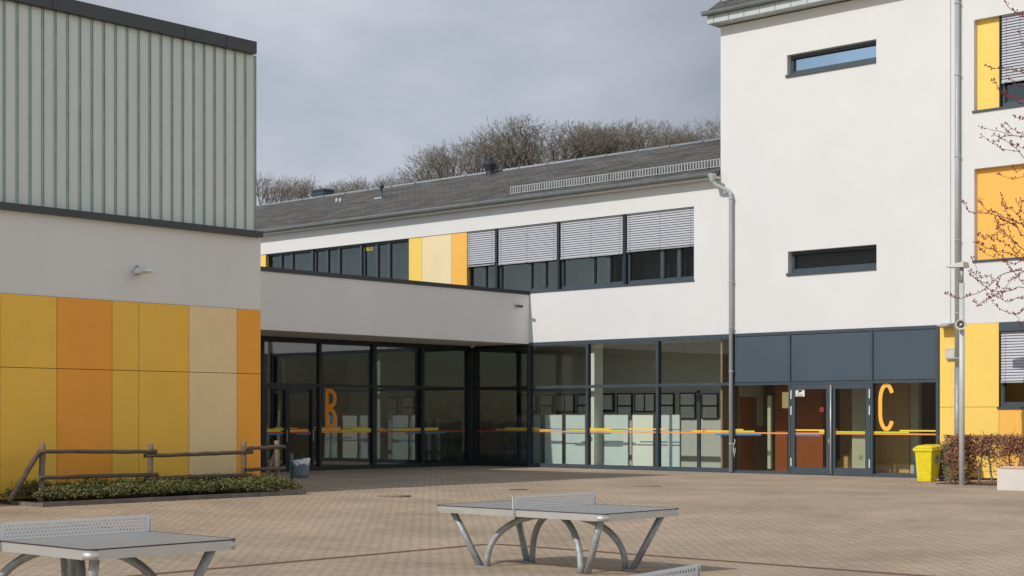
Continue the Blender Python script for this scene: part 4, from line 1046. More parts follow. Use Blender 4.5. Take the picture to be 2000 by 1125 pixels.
p = pt_g(570, 952); p.z = .35
p = Vector((-1.30, on_x(569.5, -1.30), .35))
t = thing('litter_bin', p, 'round grey litter bin on a post with a clear plastic bag, beside the fence', 'bin')
b = MB(); b.box(p.x-.03, p.x+.03, p.y-.03, p.y+.03, .30, zat(886, p.x, p.y)); b.build('post', 'bingry', t, bevel=.005)
zt_, zb_ = zat(901, p.x, p.y), zat(934, p.x, p.y)
cx_, cy_ = p.x+CS*.21, p.y+SN*.21
b = MB(); b.lathe((cx_, cy_, zb_), [(.165, 0), (.173, .02), (.175, .06), (.179, .065), (.179, .07), (.182, zt_-zb_), (.174, zt_-zb_), (.17, .1)], 28); b.build('bucket', 'bingry', t)
b = MB(); vs = []; n_ = 36; rr = random.Random(5)
rings_ = [(.172, -.09), (.185, -.03), (.20, .03), (.17, .05), (.13, .02), (.10, -.05)]
for k, (r_, h_) in enumerate(rings_):
    for i in range(n_):
        a = 2*PI*i/n_; rj = r_+rr.uniform(-.010, .014); tilt = .03*math.cos(a-.9) + (.04*math.cos(a-PI-.7) if k in (0, 1) else 0)
        vs.append((cx_+rj*math.cos(a), cy_+rj*math.sin(a), zt_+h_+tilt+rr.uniform(-.012, .012)))
b.add(vs, [(k*n_+i, k*n_+(i+1) % n_, (k+1)*n_+(i+1) % n_, (k+1)*n_+i) for k in range(len(rings_)-1) for i in range(n_)], 0, True)
b.build('bin_bag', 'bag', t)

# ================================================================== TABLE TENNIS TABLES
def make_table():
    t = thing('table_tennis_table', (0, 0, 0), 'x', 'table', 'outdoor table tennis tables')
    L2, W2, r = 1.37, .7625, .09
    def rr_outline(l, w, rad, n=6):
        pts = []
        for cx, cy, a0 in ((l-rad, w-rad, 0), (-l+rad, w-rad, 90), (-l+rad, -w+rad, 180), (l-rad, -w+rad, 270)):
            for i in range(n+1):
                a = math.radians(a0+90*i/n); pts.append((cx+rad*math.cos(a), cy+rad*math.sin(a)))
        return pts
    def slabm(l, w, rad, z0, z1, hole=None):
        b = MB(); o = rr_outline(l, w, rad); k = len(o)
        vs = [(x, y, z0) for x, y in o] + [(x, y, z1) for x, y in o]
        b.add(vs, [tuple(range(k))[::-1], tuple(range(k, 2*k))] + [(i, (i+1) % k, k+(i+1) % k, k+i) for i in range(k)])
        return b
    top = MB()
    for s in (-1, 1):     # two halves with a fine gap at the net
        a = .004 if s > 0 else -L2+.012; c = L2-.012 if s > 0 else -.004
        top.box(a, c, -W2+.012, W2-.012, .735, .760)
    # rounded corners handled by trimming: use outline slab instead
    top = slabm(L2-.004, W2-.004, r, .735, .760)
    top.build('table_top', 'ttop', t, local=True)
    b = MB(); o1 = rr_outline(L2, W2, r+.004); o2 = rr_outline(L2-.02, W2-.02, r-.016); k = len(o1)
    vs = [(x, y, .672) for x, y in o1]+[(x, y, .7515) for x, y in o1]+[(x, y, .672) for x, y in o2]+[(x, y, .7345) for x, y in o2]
    for i in range(k):
        j = (i+1) % k
        sm = (i % 7) != 6
        b.f += [[i, j, k+j, k+i], [2*k+j, 2*k+i, 3*k+i, 3*k+j], [j, i, 2*k+i, 2*k+j], [k+i, k+j, 3*k+j, 3*k+i]]; b.m += [0]*4; b.sm += [sm, sm, False, False]
    b.v = vs
    b.build('rim', 'alu', t, local=True)
    b = MB(); o1 = rr_outline(L2+.002, W2+.002, r+.006); o2 = rr_outline(L2-.012, W2-.012, r-.008); k = len(o1)
    b.v = [(x, y, .7518) for x, y in o1]+[(x, y, .7625) for x, y in o1]+[(x, y, .7518) for x, y in o2]+[(x, y, .7625) for x, y in o2]
    for i in range(k):
        j = (i+1) % k; b.f += [[i, j, k+j, k+i], [2*k+j, 2*k+i, 3*k+i, 3*k+j], [j, i, 2*k+i, 2*k+j], [k+i, k+j, 3*k+j, 3*k+i]]; b.m += [0]*4; b.sm += [False]*4
    b.build('edge_trim', 'trim', t, local=True)
    fx, fy = .86, .44
    for sx in (-1, 1):
        for sy in (-1, 1):
            b = MB(); b.tube([(sx*fx, sy*fy, 0.0), (sx*1.21, sy*.60, .715)], .042, 16)
            lg = b.build('leg', 'galv', t, local=True)
            b = MB(); b.lathe((sx*fx-.03*sx, sy*fy, -.01), [(.10, 0), (.10, .016), (.05, .018)], 18); b.build('foot_plate', 'galv', lg, local=True)
    for s in (-1, 1):
        b = MB(); pts = []
        for i in range(29):
            a = PI*i/28; c = -math.cos(a)
            pts.append((c*(fx-.10), c*fy*s*.98, .665*math.sin(a)**.82 if 0 < a < PI else 0))
        b.tube(pts, .040, 14); b.build('arch_leg', 'galv', t, local=True)
    b = MB(); b.box(-.03, .03, -W2+.02, W2-.02, .69, .734); b.build('cross_beam', 'galv', t, local=True)
    b = MB(); b.box(-.003, .003, -.80, .80, .7635, .915); n = b.build('net', 'netmat', t, local=True)
    for s in (-1, 1):
        b = MB(); b.box(-.012, .012, s*.772, s*.776+.0*s, .665, .915); b.box(-.02, .02, s*.765, s*.771, .672, .745); b.build('net_bracket', 'galv', n, local=True)
    tx = text_mesh('rim_lettering', 'cornilleau', .082, 'alu', t, (-1.29, -W2-.001, .688), (PI/2, 0, 0), extrude=.003, sx=1.35, offset=.0012)
    return t
tab = make_table()
tab.location = (12.76, -23.0, .088); tab['label'] = 'whole grey outdoor table tennis table with arched steel legs in the middle of the yard'
t2 = copy_tree(tab); t2.location = (12.91, -29.84, .124); t2['label'] = 'grey outdoor table tennis table cut off by the lower left edge of the photo'
ne = pt_d(1367, 1101, 9.46)
t3 = copy_tree(tab); a3 = math.radians(8)
ne2 = Vector((ne.x, ne.y, 0)); off = Matrix.Rotation(a3, 3, 'Z') @ Vector((0, .80, 0))
t3.rotation_euler = (0, 0, a3); t3.location = (ne2.x-off.x, ne2.y-off.y, ne.z-.915); t3['label'] = 'table tennis table of which only the top of the net shows at the bottom edge'

# ================================================================== RIGHT SIDE STREET FURNITURE
# wheeled bin
def wheelie(name, x, y, z, lab, body, lid, s=1.0, emblem=False, small=False):
    t = thing(name, (x, y, z), lab, 'bin')
    b = MB(); w0, w1, d0, d1, h = .185*s, .235*s, .22*s, .27*s, .83*s
    b.hexa([(x-w0, y-d0, z+.03), (x+w0, y-d0, z+.03), (x+w0, y+d0, z+.10), (x-w0, y+d0, z+.10), (x-w1, y-d1, z+h), (x+w1, y-d1, z+h), (x+w1, y+d1, z+h), (x-w1, y+d1, z+h)])
    b.hexa([(x-w0, y-d0, z), (x+w0, y-d0, z), (x+w0, y+d0*.5, z), (x-w0, y+d0*.5, z), (x-w0-.003, y-d0-.003, z+.035), (x+w0+.003, y-d0-.003, z+.035), (x+w0+.003, y+d0*.6, z+.05), (x-w0-.003, y+d0*.6, z+.05)])
    b.build('body', body, t, bevel=.018)
    b = MB(); e = .028
    b.box(x-w1-e, x+w1+e, y-d1-e, y+d1+e, z+h-.075, z+h+.005); b.build('rim', body, t, bevel=.01)
    b = MB(); e = .02
    b.hexa([(x-w1-e, y-d1-e-.02, z+h+.008), (x+w1+e, y-d1-e-.02, z+h+.008), (x+w1+e, y+d1+e, z+h+.03), (x-w1-e, y+d1+e, z+h+.03), (x-w1+.05, y-d1+.05, z+h+.07), (x+w1-.05, y-d1+.05, z+h+.07), (x+w1-.05, y+d1-.02, z+h+.10), (x-w1+.05, y+d1-.02, z+h+.10)])
    b.build('lid', lid, t, bevel=.02)
    b = MB(); b.tube([(x-w1*.8, y+d1+.05, z+h-.02), (x+w1*.8, y+d1+.05, z+h-.02)], .014, 8); b.build('handle', body, t)
    for sx in (-1, 1):
        b = MB(); b.tube([(x+sx*(w0+.02), y+d0+.06, z+.10), (x+sx*(w0+.07), y+d0+.06, z+.10)], .10, 20); b.build('wheel', 'rubber', t)
    if emblem:
        b = MB(); cy, cz = y+.03, z+.56; xx = x+w0+(w1-w0)*.66+.006
        n = 24; tilt = (w1-w0)/h
        def pe(a, c, dx): return (xx+dx+c*tilt, cy+a, cz+c)
        vs = [pe(.10*math.cos(2*PI*i/n), .13*math.sin(2*PI*i/n), .004) for i in range(n)]+[pe(.10*math.cos(2*PI*i/n), .13*math.sin(2*PI*i/n), -.004) for i in range(n)]
        b.add(vs, [tuple(range(n)), tuple(range(n, 2*n))[::-1]]+[(i, n+i, n+(i+1) % n, (i+1) % n) for i in range(n)])
        e_ = b.build('round_emblem', 'slatrail', t)
        b = MB(); vs = [pe(-.05, .02, .007), pe(.04, .01, .007), pe(.055, .05, .007), pe(.01, .045, .007), pe(-.01, .085, .007), pe(-.04, .05, .007)]
        vs2 = [(a-.005, c, d) for a, c, d in vs]; b.add(vs+vs2, [tuple(range(6)), tuple(range(6, 12))[::-1]]+[(i, 6+i, 6+(i+1) % 6, (i+1) % 6) for i in range(6)])
        b.build('emblem_mark', 'ink', e_)
    return t
yq = -1.75
bx0, bx1 = on_y(1786, yq-.27), on_y(1816.5, yq-.27)
wheelie('wheeled_bin', (bx0+bx1)/2+.02, yq, .352, 'bright yellow wheeled bin with a round grey emblem at the right of entrance C', 'binyel', 'binyel', 1.0, True)
xg_ = on_y(1857, -1.2)
wheelie('wheeled_bin', xg_, -1.2, .352, 'dark green wheeled bin half hidden behind the left end of the brown hedge', 'bingrn', 'bingrn', 1.02)
xb_ = on_y(1781, .15)+.16
t = thing('waste_paper_bin', (xb_, .35, FZ), 'small blue waste bin with darker blue lid seen through the glass behind the yellow bin', 'bin')
one_box('body', 'binblu2', t, xb_-.14, xb_+.14, .2, .48, FZ, FZ+.34, bevel=.02)
one_box('lid', 'binblu', t, xb_-.155, xb_+.155, .185, .495, FZ+.342, FZ+.50, bevel=.03)

# lamp post and loudspeaker
LPY = -3.15
lx = on_y(1878.5, LPY)
post = thing('lamp_post', (lx, LPY, .35), 'grey steel lamp post with flat lamp head standing at the brown hedge', 'lamp post')
ztop = zat(521, lx, LPY)
zmid = zat(553, lx, LPY)
b = MB(); b.tube([(lx, LPY, .3), (lx, LPY, zmid)], .066, 20); b.build('pole', 'pole', post)
b = MB(); b.tube([(lx, LPY, zmid), (lx, LPY, ztop)], .045, 16); b.build('upper_pole', 'galv', post)
b = MB(); hx0 = on_y(1849, LPY-.05)
b.hexa([(hx0, LPY-.15, ztop+.00), (lx+.12, LPY-.17, ztop-.03), (lx+.12, LPY+.17, ztop-.03), (hx0, LPY+.15, ztop+.0), (hx0+.03, LPY-.12, ztop+.05), (lx+.10, LPY-.15, ztop+.11), (lx+.10, LPY+.15, ztop+.11), (hx0+.03, LPY+.12, ztop+.05)])
b.build('lamp_head', 'offwhite', post, bevel=.012)
sz = zat(635, lx, LPY)
t = thing('loudspeaker', (lx, LPY, sz), 'round grey horn loudspeaker clamped to the lamp post facing the yard', 'loudspeaker')
b = MB(); fw = Vector((CAM.x-lx, CAM.y-LPY, 0)).normalized(); fw = (Matrix.Rotation(math.radians(-6), 3, 'Z') @ fw)
def horn(prof, m, name, n=24):
    bb = MB(); u = Vector((-fw.y, fw.x, 0)); w = Vector((0, 0, 1)); c0 = Vector((lx, LPY, sz))+fw*.08; o_ = []
    for r_, d in prof:
        for k in range(n):
            a = 2*PI*k/n; o_.append(c0+fw*d+(u*math.cos(a)+w*math.sin(a))*r_)
    bb.add(o_, [(i*n+k, i*n+(k+1) % n, (i+1)*n+(k+1) % n, (i+1)*n+k) for i in range(len(prof)-1) for k in range(n)], 0, True)
    return bb.build(name, m, t)
horn([(.03, -.02), (.05, .03), (.06, .06), (.09, .12), (.125, .16), (.13, .165), (.118, .163), (.085, .12)], 'offwhite', 'horn')
horn([(.117, .160), (.085, .11), (.05, .06), (.001, .055)], 'speaker_in', 'horn_throat')
horn([(.034, .07), (.034, .13), (.02, .15), (.001, .152)], 'offwhite', 'horn_centre')
b = MB(); b.box(lx-.08, lx+.08, LPY-.08, LPY+.08, sz-.03, sz+.03); b.build('clamp', 'galv', t)

# beech hedge
hx0 = on_y(1838, -2.9); hx1 = 15.0; hz1 = 1.52
hedge = thing('beech_hedge', ((hx0+hx1)/2, -2.65, .35), 'clipped beech hedge with dry brown leaves and bare gaps near the ground', 'hedge')
rr = random.Random(11); lm = MB(); sm_ = MB()
stems = []
x = hx0+.2
while x < hx1:
    stems.append((x, -2.65+rr.uniform(-.12, .12))); x += rr.uniform(.22, .42)
for sx_, sy_ in stems:
    P_ = [(sx_, sy_, .33)]; xx, yy = sx_, sy_
    for k in range(1, 8): xx += rr.uniform(-.045, .045); yy += rr.uniform(-.03, .03); P_.append((xx, yy, .33+k*.16))
    sm_.tube(P_, [.030-.0028*i for i in range(8)], 7)
    for k in range(12):
        q = rr.randint(2, 7); p0 = Vector(P_[q]); a = rr.uniform(0, 2*PI); L_ = rr.uniform(.12, .34)
        p1 = p0+Vector((math.cos(a)*L_, math.sin(a)*L_*.7, rr.uniform(-.05, .28)))
        sm_.tube([p0, (p0+p1)/2+Vector((0, 0, .02)), p1], [.008, .006, .003], 4)
cl = []
for i in range(1500):
    z_ = .45+(hz1-.45)*rr.random()**.62
    x_ = rr.uniform(hx0, hx1); dens = 1.0
    fz = (z_-.4)/(hz1-.4)
    endz = x_ < hx0+.75
    gap = math.sin(x_*5.3)+math.sin(x_*11.7+1)+math.sin(x_*2.1+2)
    if fz < .62 and not endz and gap > -.9-(fz*1.2): 
        if rr.random() < .84: continue
    cl.append((x_, -2.65+rr.uniform(-.27, .27), z_))
for c in cl:
    for k in range(26):
        p = Vector((c[0]+rr.gauss(0, .07), c[1]+rr.gauss(0, .06), c[2]+rr.gauss(0, .06)))
        if p.z > hz1+rr.uniform(-.03, .05): p.z = hz1-rr.uniform(0, .06)
        p.y = max(-2.98, min(-2.32, p.y))
        leaf(lm, p, rr.uniform(.045, .075), rr, 0 if rr.random() < .55 else 1)
for i in range(900):
    leaf(lm, Vector((rr.uniform(hx0, hx1), rr.uniform(-3.0, -2.3), .37+rr.random()**3*.15)), .06, rr, 0 if rr.random() < .5 else 1)
lm.build('foliage', ['beech1', 'beech2'], hedge); sm_.build('stems', 'hstem', hedge)
one_box('hedge_soil', 'soil', hedge, hx0-.1, hx1, -2.98, -2.3, .25, .368)
lt_ = MB(); rr = random.Random(77)
for i in range(170):
    if i < 120: x_, y_ = rr.uniform(hx0-.6, hx1-3), -3.0-abs(rr.gauss(0, .35))
    else: x_, y_ = KX+abs(rr.gauss(0, .5))+.05, rr.uniform(y0b-1.5, y1b+1)
    z_ = gz(x_, y_)+.006; a = rr.uniform(0, 6.28); s_ = rr.uniform(.02, .045)
    c, d = Vector((x_, y_, z_)), Vector((math.cos(a), math.sin(a), .15))*s_; n = Vector((-d.y, d.x, rr.uniform(-.003, .01)))*.5
    lt_.add([c-d, c+n, c+d, c-n], [(0, 1, 2, 3)], rr.choice((0, 0, 1)))
tag(lt_.build('fallen_leaves', ['beech1', 'beech2']), 'scattered dry brown leaves on the paving by the hedge and the planting bed', 'leaves', kind='stuff')
# concrete bench block
p = pt_g(1947, 957)
bx, by = p.x, p.y
t = thing('concrete_bench', (bx+1, by+.25, .35), 'pale concrete bench block with pinkish seat slabs at the right edge', 'bench')
zt_ = zat(913.5, bx, by)
one_box('block', 'conc', t, bx, bx+3, by, by+.45, .25, zt_-.02, bevel=.012)
for k in range(3):
    xa = bx+.08+k*.86
    one_box('seat_slab', 'seat', t, xa, xa+.78, by-.02, by+.43, zt_-.017, zt_+.03, bevel=.015)

# ================================================================== TREES
def make_tree(seed, H=14.0, NP=1150):
    """bare crown: twig ends are scattered through lobes of a dome, then joined back to the trunk by repeated forking"""
    rr = random.Random(seed); w = MB(); tw = MB()
    lobes = []
    for j in range(13):
        a = 2*PI*j/9+rr.uniform(-.35, .35); e = rr.uniform(-.05, .75) if j < 9 else rr.uniform(.8, 1.5)
        d = Vector((math.cos(a)*math.cos(e), math.sin(a)*math.cos(e), math.sin(e)))
        lobes.append((Vector((d.x*.29*H, d.y*.29*H, .60*H+d.z*.25*H)), rr.uniform(.135, .19)*H))
    pts = []
    while len(pts) < NP:
        c, R_ = rr.choice(lobes); u = Vector((rr.gauss(0, 1), rr.gauss(0, 1), rr.gauss(0, 1))).normalized()
        p = c+u*R_*rr.random()**.42
        if p.z > .27*H: pts.append(p)
    th = H*.20
    w.tube([(0, 0, -1.5), (rr.uniform(-.1, .1), 0, th*.5), (0, 0, th)], [.36, .29, .25], 8)
    def rad(n): return .0100*n**.47
    def fork(p, ps, dprev):
        n = len(ps)
        if n == 1:
            e = ps[0]; L = (e-p).length; m1 = p+(e-p)*.5+dprev*L*.10+Vector((0, 0, -.03*L))
            tw.tube([p, m1, e], [.0125, .0105, .007], 3, 0, cap=False)
            d = (e-m1).normalized()
            for _ in range(4):
                s0 = m1+(e-m1)*rr.uniform(-.5, 1); q = s0+(d+Vector((rr.uniform(-.7, .7), rr.uniform(-.7, .7), rr.uniform(-.3, .8)))).normalized()*rr.uniform(.25, .6)
                tw.tube([s0, q], [.0085, .006], 3, 0, cap=False)
            return
        c = sum(ps, Vector())/n; L = (c-p).length
        f = .42 if n > 60 else .5
        q = p+(c-p)*f+Vector((rr.uniform(-.05, .05), rr.uniform(-.05, .05), rr.uniform(-.05, .05)))*L
        mid = (p+q)/2+dprev*L*.06
        big = n > 16
        (w if big else tw).tube([p, mid, q], [rad(n), rad(n)*.94, rad(n)*.88], (6 if n > 90 else 4) if big else 3, 0, cap=False)
        ax = (c-p).normalized(); best = None
        for _ in range(5):
            nn = ax.cross(Vector((rr.gauss(0, 1), rr.gauss(0, 1), rr.gauss(0, 1)))).normalized()
            v = sum(((x-c).dot(nn))**2 for x in ps[:60])
            if best is None or v > best[0]: best = (v, nn)
        nn = best[1]; off = rr.uniform(-.12, .12)*L
        A = [x for x in ps if (x-c).dot(nn) > off]; B = [x for x in ps if (x-c).dot(nn) <= off]
        if not A or not B: A, B = ps[:n//2], ps[n//2:]
        dd = (q-mid).normalized(); fork(q, A, dd); fork(q, B, dd)
    k = 4; groups = {}
    for x in pts:
        a = int((math.atan2(x.y, x.x)+PI)/(2*PI)*k*.999) if math.hypot(x.x, x.y) > .16*H else 9
        groups.setdefault(a, []).append(x)
    for g in groups.values(): fork(Vector((0, 0, th-rr.uniform(.05, .7))), g, Vector((0, 0, 1)))
    t = thing('bare_tree', (0, 0, 0), 'x', 'tree', 'bare winter trees behind the school roof')
    w.build('trunk', 'bark', t, local=True); tw.build('crown', 'twig', t, local=True)
    zz = sorted(x.z for x in pts); xx_ = sorted(abs(x.x) for x in pts)
    return t, zz[int(len(zz)*.995)]+.25, xx_[int(len(xx_)*.98)]
protos = [make_tree(s_) for s_ in (101, 202, 303)]
spots = [(512, 334, 90, 150, 0), (560, 343, 80, 155, 1), (602, 343, 80, 150, 2), (640, 358, 60, 165, 0), (672, 350, 70, 160, 1), (706, 342, 75, 165, 2), (745, 340, 80, 160, 0), (782, 350, 70, 165, 1),
         (836, 325, 110, 140, 2), (878, 285, 150, 135, 0), (930, 258, 160, 140, 1), (985, 250, 160, 132, 2), (1050, 228, 210, 135, 0), (1112, 238, 170, 140, 1), (1158, 240, 150, 146, 2), (1208, 228, 170, 136, 0),
         (1258, 238, 150, 142, 1), (1303, 243, 150, 136, 2), (1338, 262, 110, 140, 0), (1398, 230, 130, 134, 1)]
tl = ['bare tree nearest the hall edge, at the far left of the tree line', 'second bare tree of the small group right of the hall', 'bare tree just left of the louvred box on the roof', 'low bare tree just right of the louvred roof box',
      'small bare tree left of the thin vent pipe', 'bare tree immediately left of the thin vent pipe', 'bare tree rising behind the thin vent pipe', 'low bare tree between the thin vent pipe and the dense tree mass',
      'lowest bare tree at the left foot of the dense tree mass', 'bare tree on the left slope of the tree mass, left of the mushroom vent', 'bare tree rising left above the mushroom shaped vent', 'bare tree just right of the mushroom shaped vent',
      'largest bare tree with the highest spreading crown above the roof', 'bare tree on the right shoulder of the largest crown', 'bare tree in the dip right of the largest crown', 'second highest bare crown in the middle of the right hand row',
      'bare tree two places left of the gap in the tree line', 'broad bare tree next to the gap in the tree line', 'low bare tree bordering the gap in the tree line', 'bare tree touching the edge of the white tower beyond the gap']
for i, (px, ty, w, Y, k) in enumerate(spots):
    pt, hz_, hw = protos[k]
    base = next((q for q in [] ), None)
    o = pt if i == [0, 1, 2][k] else copy_tree(pt)
    top = pt_d(px, ty, Y); sw_ = (w/F*Y*.5*1.38)/hw; 
    sh = min(max(sw_*.75, .5), .66)
    o.location = (top.x, top.y, top.z-hz_*sh); o.scale = (sw_, sw_, sh); o.rotation_euler = (0, 0, random.uniform(0, 6.28)); o['label'] = tl[i]

# budding tree at the right edge
D0 = 30.0
tr = pt_d(2190, 900, D0)
bt = thing('budding_tree', (tr.x, tr.y, gz(tr.x, tr.y)), 'slender tree at the right edge whose thin twigs carry small dark red buds', 'tree')
tk = MB(); br_ = MB(); bd = MB(); rr = random.Random(21)
tpts = [pt_d(2190, 1000, D0), pt_d(2186, 800, D0), pt_d(2180, 560, D0), pt_d(2178, 300, D0), pt_d(2180, 60, D0), pt_d(2185, -180, D0)]
tpts[0].z = gz(tpts[0].x, tpts[0].y)-.05
tk.tube(tpts, [.12, .10, .085, .065, .045, .02], 10); tk.build('trunk', 'redtwig', bt)
def spur(p, d, L):
    q = p+d*L; br_.tube([p, q], [.0048, .003], 4, 0, cap=False)
    for _ in range(rr.randint(1, 3)):
        c = q+Vector((rr.uniform(-.012, .012), rr.uniform(-.012, .012), rr.uniform(-.012, .012)))
        bd.lathe((c.x, c.y, c.z-.012), [(.002, 0), (.011, .008), (.010, .018), (.002, .03)], 5)
def branch(pts, r0=.012, r1=.004, depth=0.0, twigs=True, bud=1.0):
    P3 = []; n = len(pts); dz = rr.uniform(-.25, .25)
    for i, (a, c) in enumerate(pts): P3.append(pt_d(a, c, D0+depth+dz*(i/max(1, n-1))+rr.uniform(-.03, .03)))
    # smooth by Catmull-Rom
    S_ = []
    for i in range(n-1):
        p0 = P3[max(0, i-1)]; p1 = P3[i]; p2 = P3[i+1]; p3 = P3[min(n-1, i+2)]
        for k in range(5):
            t_ = k/5; S_.append(.5*((2*p1)+(p2-p0)*t_+(2*p0-5*p1+4*p2-p3)*t_*t_+(3*p1-p0-3*p2+p3)*t_**3))
    S_.append(P3[-1]); m_ = len(S_)
    br_.tube(S_, [.85*(r0+(r1-r0)*i/(m_-1)) for i in range(m_)], 5, 0, cap=False)
    if not twigs: return
    for i in range(2, m_):
        for _ in range(2):
            if rr.random() < .42*bud:
                t_ = (S_[i]-S_[i-1]).normalized(); a = Vector((rr.uniform(-1, 1), rr.uniform(-1, 1), rr.uniform(-.6, 1))); a = (a-t_*a.dot(t_)); a.normalize()
                spur(S_[i]-(S_[i]-S_[i-1])*rr.random(), (a+t_*.6).normalized(), rr.uniform(.02, .055))
    spur(S_[-1], (S_[-1]-S_[-2]).normalized(), .03)
B_ = [
 [(2180, 640), (2080, 560), (2000, 530), (1985, 529), (1955, 537), (1935, 555), (1915, 570), (1895, 577), (1875, 583), (1860, 580), (1848, 573)],
 [(2180, 660), (2080, 600), (2000, 562), (1975, 567), (1945, 569), (1925, 560), (1907, 546), (1895, 537)],
 [(2180, 700), (2080, 640), (2010, 606), (1990, 612), (1975, 612), (1955, 604), (1940, 592), (1935, 583)],
 [(2180, 600), (2080, 540), (2010, 512), (1993, 508), (1975, 495), (1955, 492), (1930, 485), (1915, 478), (1903, 473)],
 [(2180, 590), (2060, 520), (2000, 488), (1980, 470), (1960, 452), (1948, 438), (1945, 426)],
 [(2180, 560), (2060, 470), (2000, 440), (1975, 429), (1950, 422), (1930, 416), (1900, 415), (1888, 406), (1882, 395)],
 [(2180, 540), (2060, 470), (2000, 430), (1980, 412), (1962, 400), (1955, 379)],
 [(1990, 446), (1968, 432), (1955, 428), (1945, 413), (1930, 412), (1918, 400), (1914, 390)],
 [(1968, 462), (1950, 453), (1940, 461), (1930, 463), (1920, 462), (1912, 459)],
 [(2000, 556), (1988, 540), (1972, 520), (1960, 502), (1945, 492), (1940, 482)],
 [(1968, 568), (1945, 574), (1935, 582), (1920, 590), (1912, 594), (1903, 590)],
 [(1935, 555), (1912, 548), (1905, 535), (1896, 530)], [(1990, 500), (1970, 480), (1955, 470), (1940, 468)],
 [(2080, 580), (2010, 585), (1990, 580), (1970, 590), (1950, 580), (1938, 570)], [(2080, 640), (2000, 640), (1990, 622), (1980, 612)],
 [(2080, 500), (2020, 470), (1995, 458), (1985, 440), (1972, 425), (1962, 405), (1958, 395)],
 [(2060, 480), (2005, 450), (1992, 420), (1996, 400), (1994, 390)], [(2080, 520), (2010, 500), (1990, 492), (1978, 470), (1970, 445)],
 [(2000, 530), (1978, 545), (1965, 560), (1958, 575)], [(1955, 537), (1950, 552), (1946, 565), (1930, 575)], [(2080, 480), (2015, 440), (1990, 436), (1970, 436), (1955, 440), (1948, 445)],
 [(2060, 460), (2010, 425), (1996, 412), (1985, 392)], [(1942, 545), (1930, 538), (1915, 541), (1906, 520), (1899, 505)], [(2000, 500), (1985, 515), (1970, 512), (1950, 505), (1925, 495), (1915, 485)],
 [(2080, 390), (2030, 350), (2000, 345), (1980, 350), (1965, 346), (1950, 340)], [(2060, 360), (2010, 330), (1985, 335), (1978, 325)],
 [(2180, 400), (2080, 300), (2020, 272), (2000, 267), (1975, 265), (1958, 267), (1946, 275), (1936, 277), (1930, 274), (1919, 265)],
 [(1975, 265), (1955, 257), (1935, 253), (1915, 248)], [(2180, 430), (2080, 350), (2020, 325), (2000, 308), (1985, 290), (1970, 278), (1952, 269), (1942, 262)],
 [(1992, 296), (1970, 293), (1955, 290), (1942, 281)], [(1978, 264), (1964, 252), (1958, 244)], [(2010, 268), (1990, 258), (1975, 250), (1966, 241)],
 [(2180, 330), (2080, 240), (2020, 228), (2000, 232), (1990, 231), (1982, 227)],
 [(2180, 220), (2080, 80), (2020, 35), (2000, 28), (1985, 24), (1970, 14), (1962, 0), (1958, -14)],
 [(2180, 280), (2080, 200), (2010, 192), (1995, 193), (1980, 190), (1965, 186), (1958, 184)], [(2080, 220), (2010, 204), (1990, 200), (1976, 190), (1960, 180), (1946, 165), (1938, 156)],
 [(2080, 180), (2020, 150), (1995, 140), (1975, 136), (1955, 134), (1940, 133), (1927, 129)], [(2080, 140), (2010, 100), (1995, 80), (1992, 40)], [(2080, 190), (2010, 172), (1985, 165), (1970, 150)],
 [(2080, 100), (2020, 40), (2002, 34), (1990, 30), (1980, 20)], [(2080, 330), (2020, 285), (2000, 290), (1985, 283), (1975, 280)]]
for i, bq in enumerate(B_): branch(bq, .013 if len(bq) > 6 else .008, .0042, depth=rr.uniform(-.4, .4), bud=.55 if 24 <= i <= 31 else 1.0)
for i, bq in enumerate(B_):      # the far side of the crown, outside the photograph
    if bq[0][0] > 2150: branch([(4362-a, c+12*math.sin(i)) for a, c in bq], .013, .0042, depth=rr.uniform(-.8, .8), bud=.8)
    elif i % 2: branch([(4362-a, c) for a, c in bq], .008, .0042, depth=rr.uniform(-.6, .6), bud=.8)
br_.build('branches', 'redtwig', bt); bd.build('buds', 'bud', bt)

# ================================================================== LIGHT
el = math.atan(.69)
Ld = Vector((.055, 1.0, -.69*math.hypot(1, .055))).normalized()
sun = bpy.data.lights.new('sun', 'SUN'); sun.energy = 2.75; sun.angle = math.radians(.53); sun.color = (1.0, .955, .885)
so = bpy.data.objects.new('sun', sun); col.objects.link(so); so.rotation_euler = Ld.to_track_quat('-Z', 'Y').to_euler(); so.location = (0, -30, 30)
world = bpy.data.worlds.new('World'); scene.world = world; world.use_nodes = True
nt = world.node_tree; bg = nt.nodes['Background']
sky = nt.nodes.new('ShaderNodeTexSky'); sky.sky_type = 'NISHITA'; sky.sun_disc = False
sky.sun_elevation = el; sky.sun_rotation = math.radians(180+3.1); sky.air_density = 1.0; sky.dust_density = 0.6; sky.ozone_density = 1.0
SKS = 0.12
tc = nt.nodes.new('ShaderNodeTexCoord')
mp = nt.nodes.new('ShaderNodeMapping'); mp.inputs['Scale'].default_value = (1, 1, 2.2); nt.links.new(tc.outputs['Generated'], mp.inputs['Vector'])
n1 = N(nt, 'ShaderNodeTexNoise', Scale=2.2, Detail=7.0, Roughness=.52); nt.links.new(mp.outputs[0], n1.inputs['Vector'])
n2 = N(nt, 'ShaderNodeTexNoise', Scale=8.0, Detail=6.0, Roughness=.5, Distortion=.3); nt.links.new(mp.outputs[0], n2.inputs['Vector'])
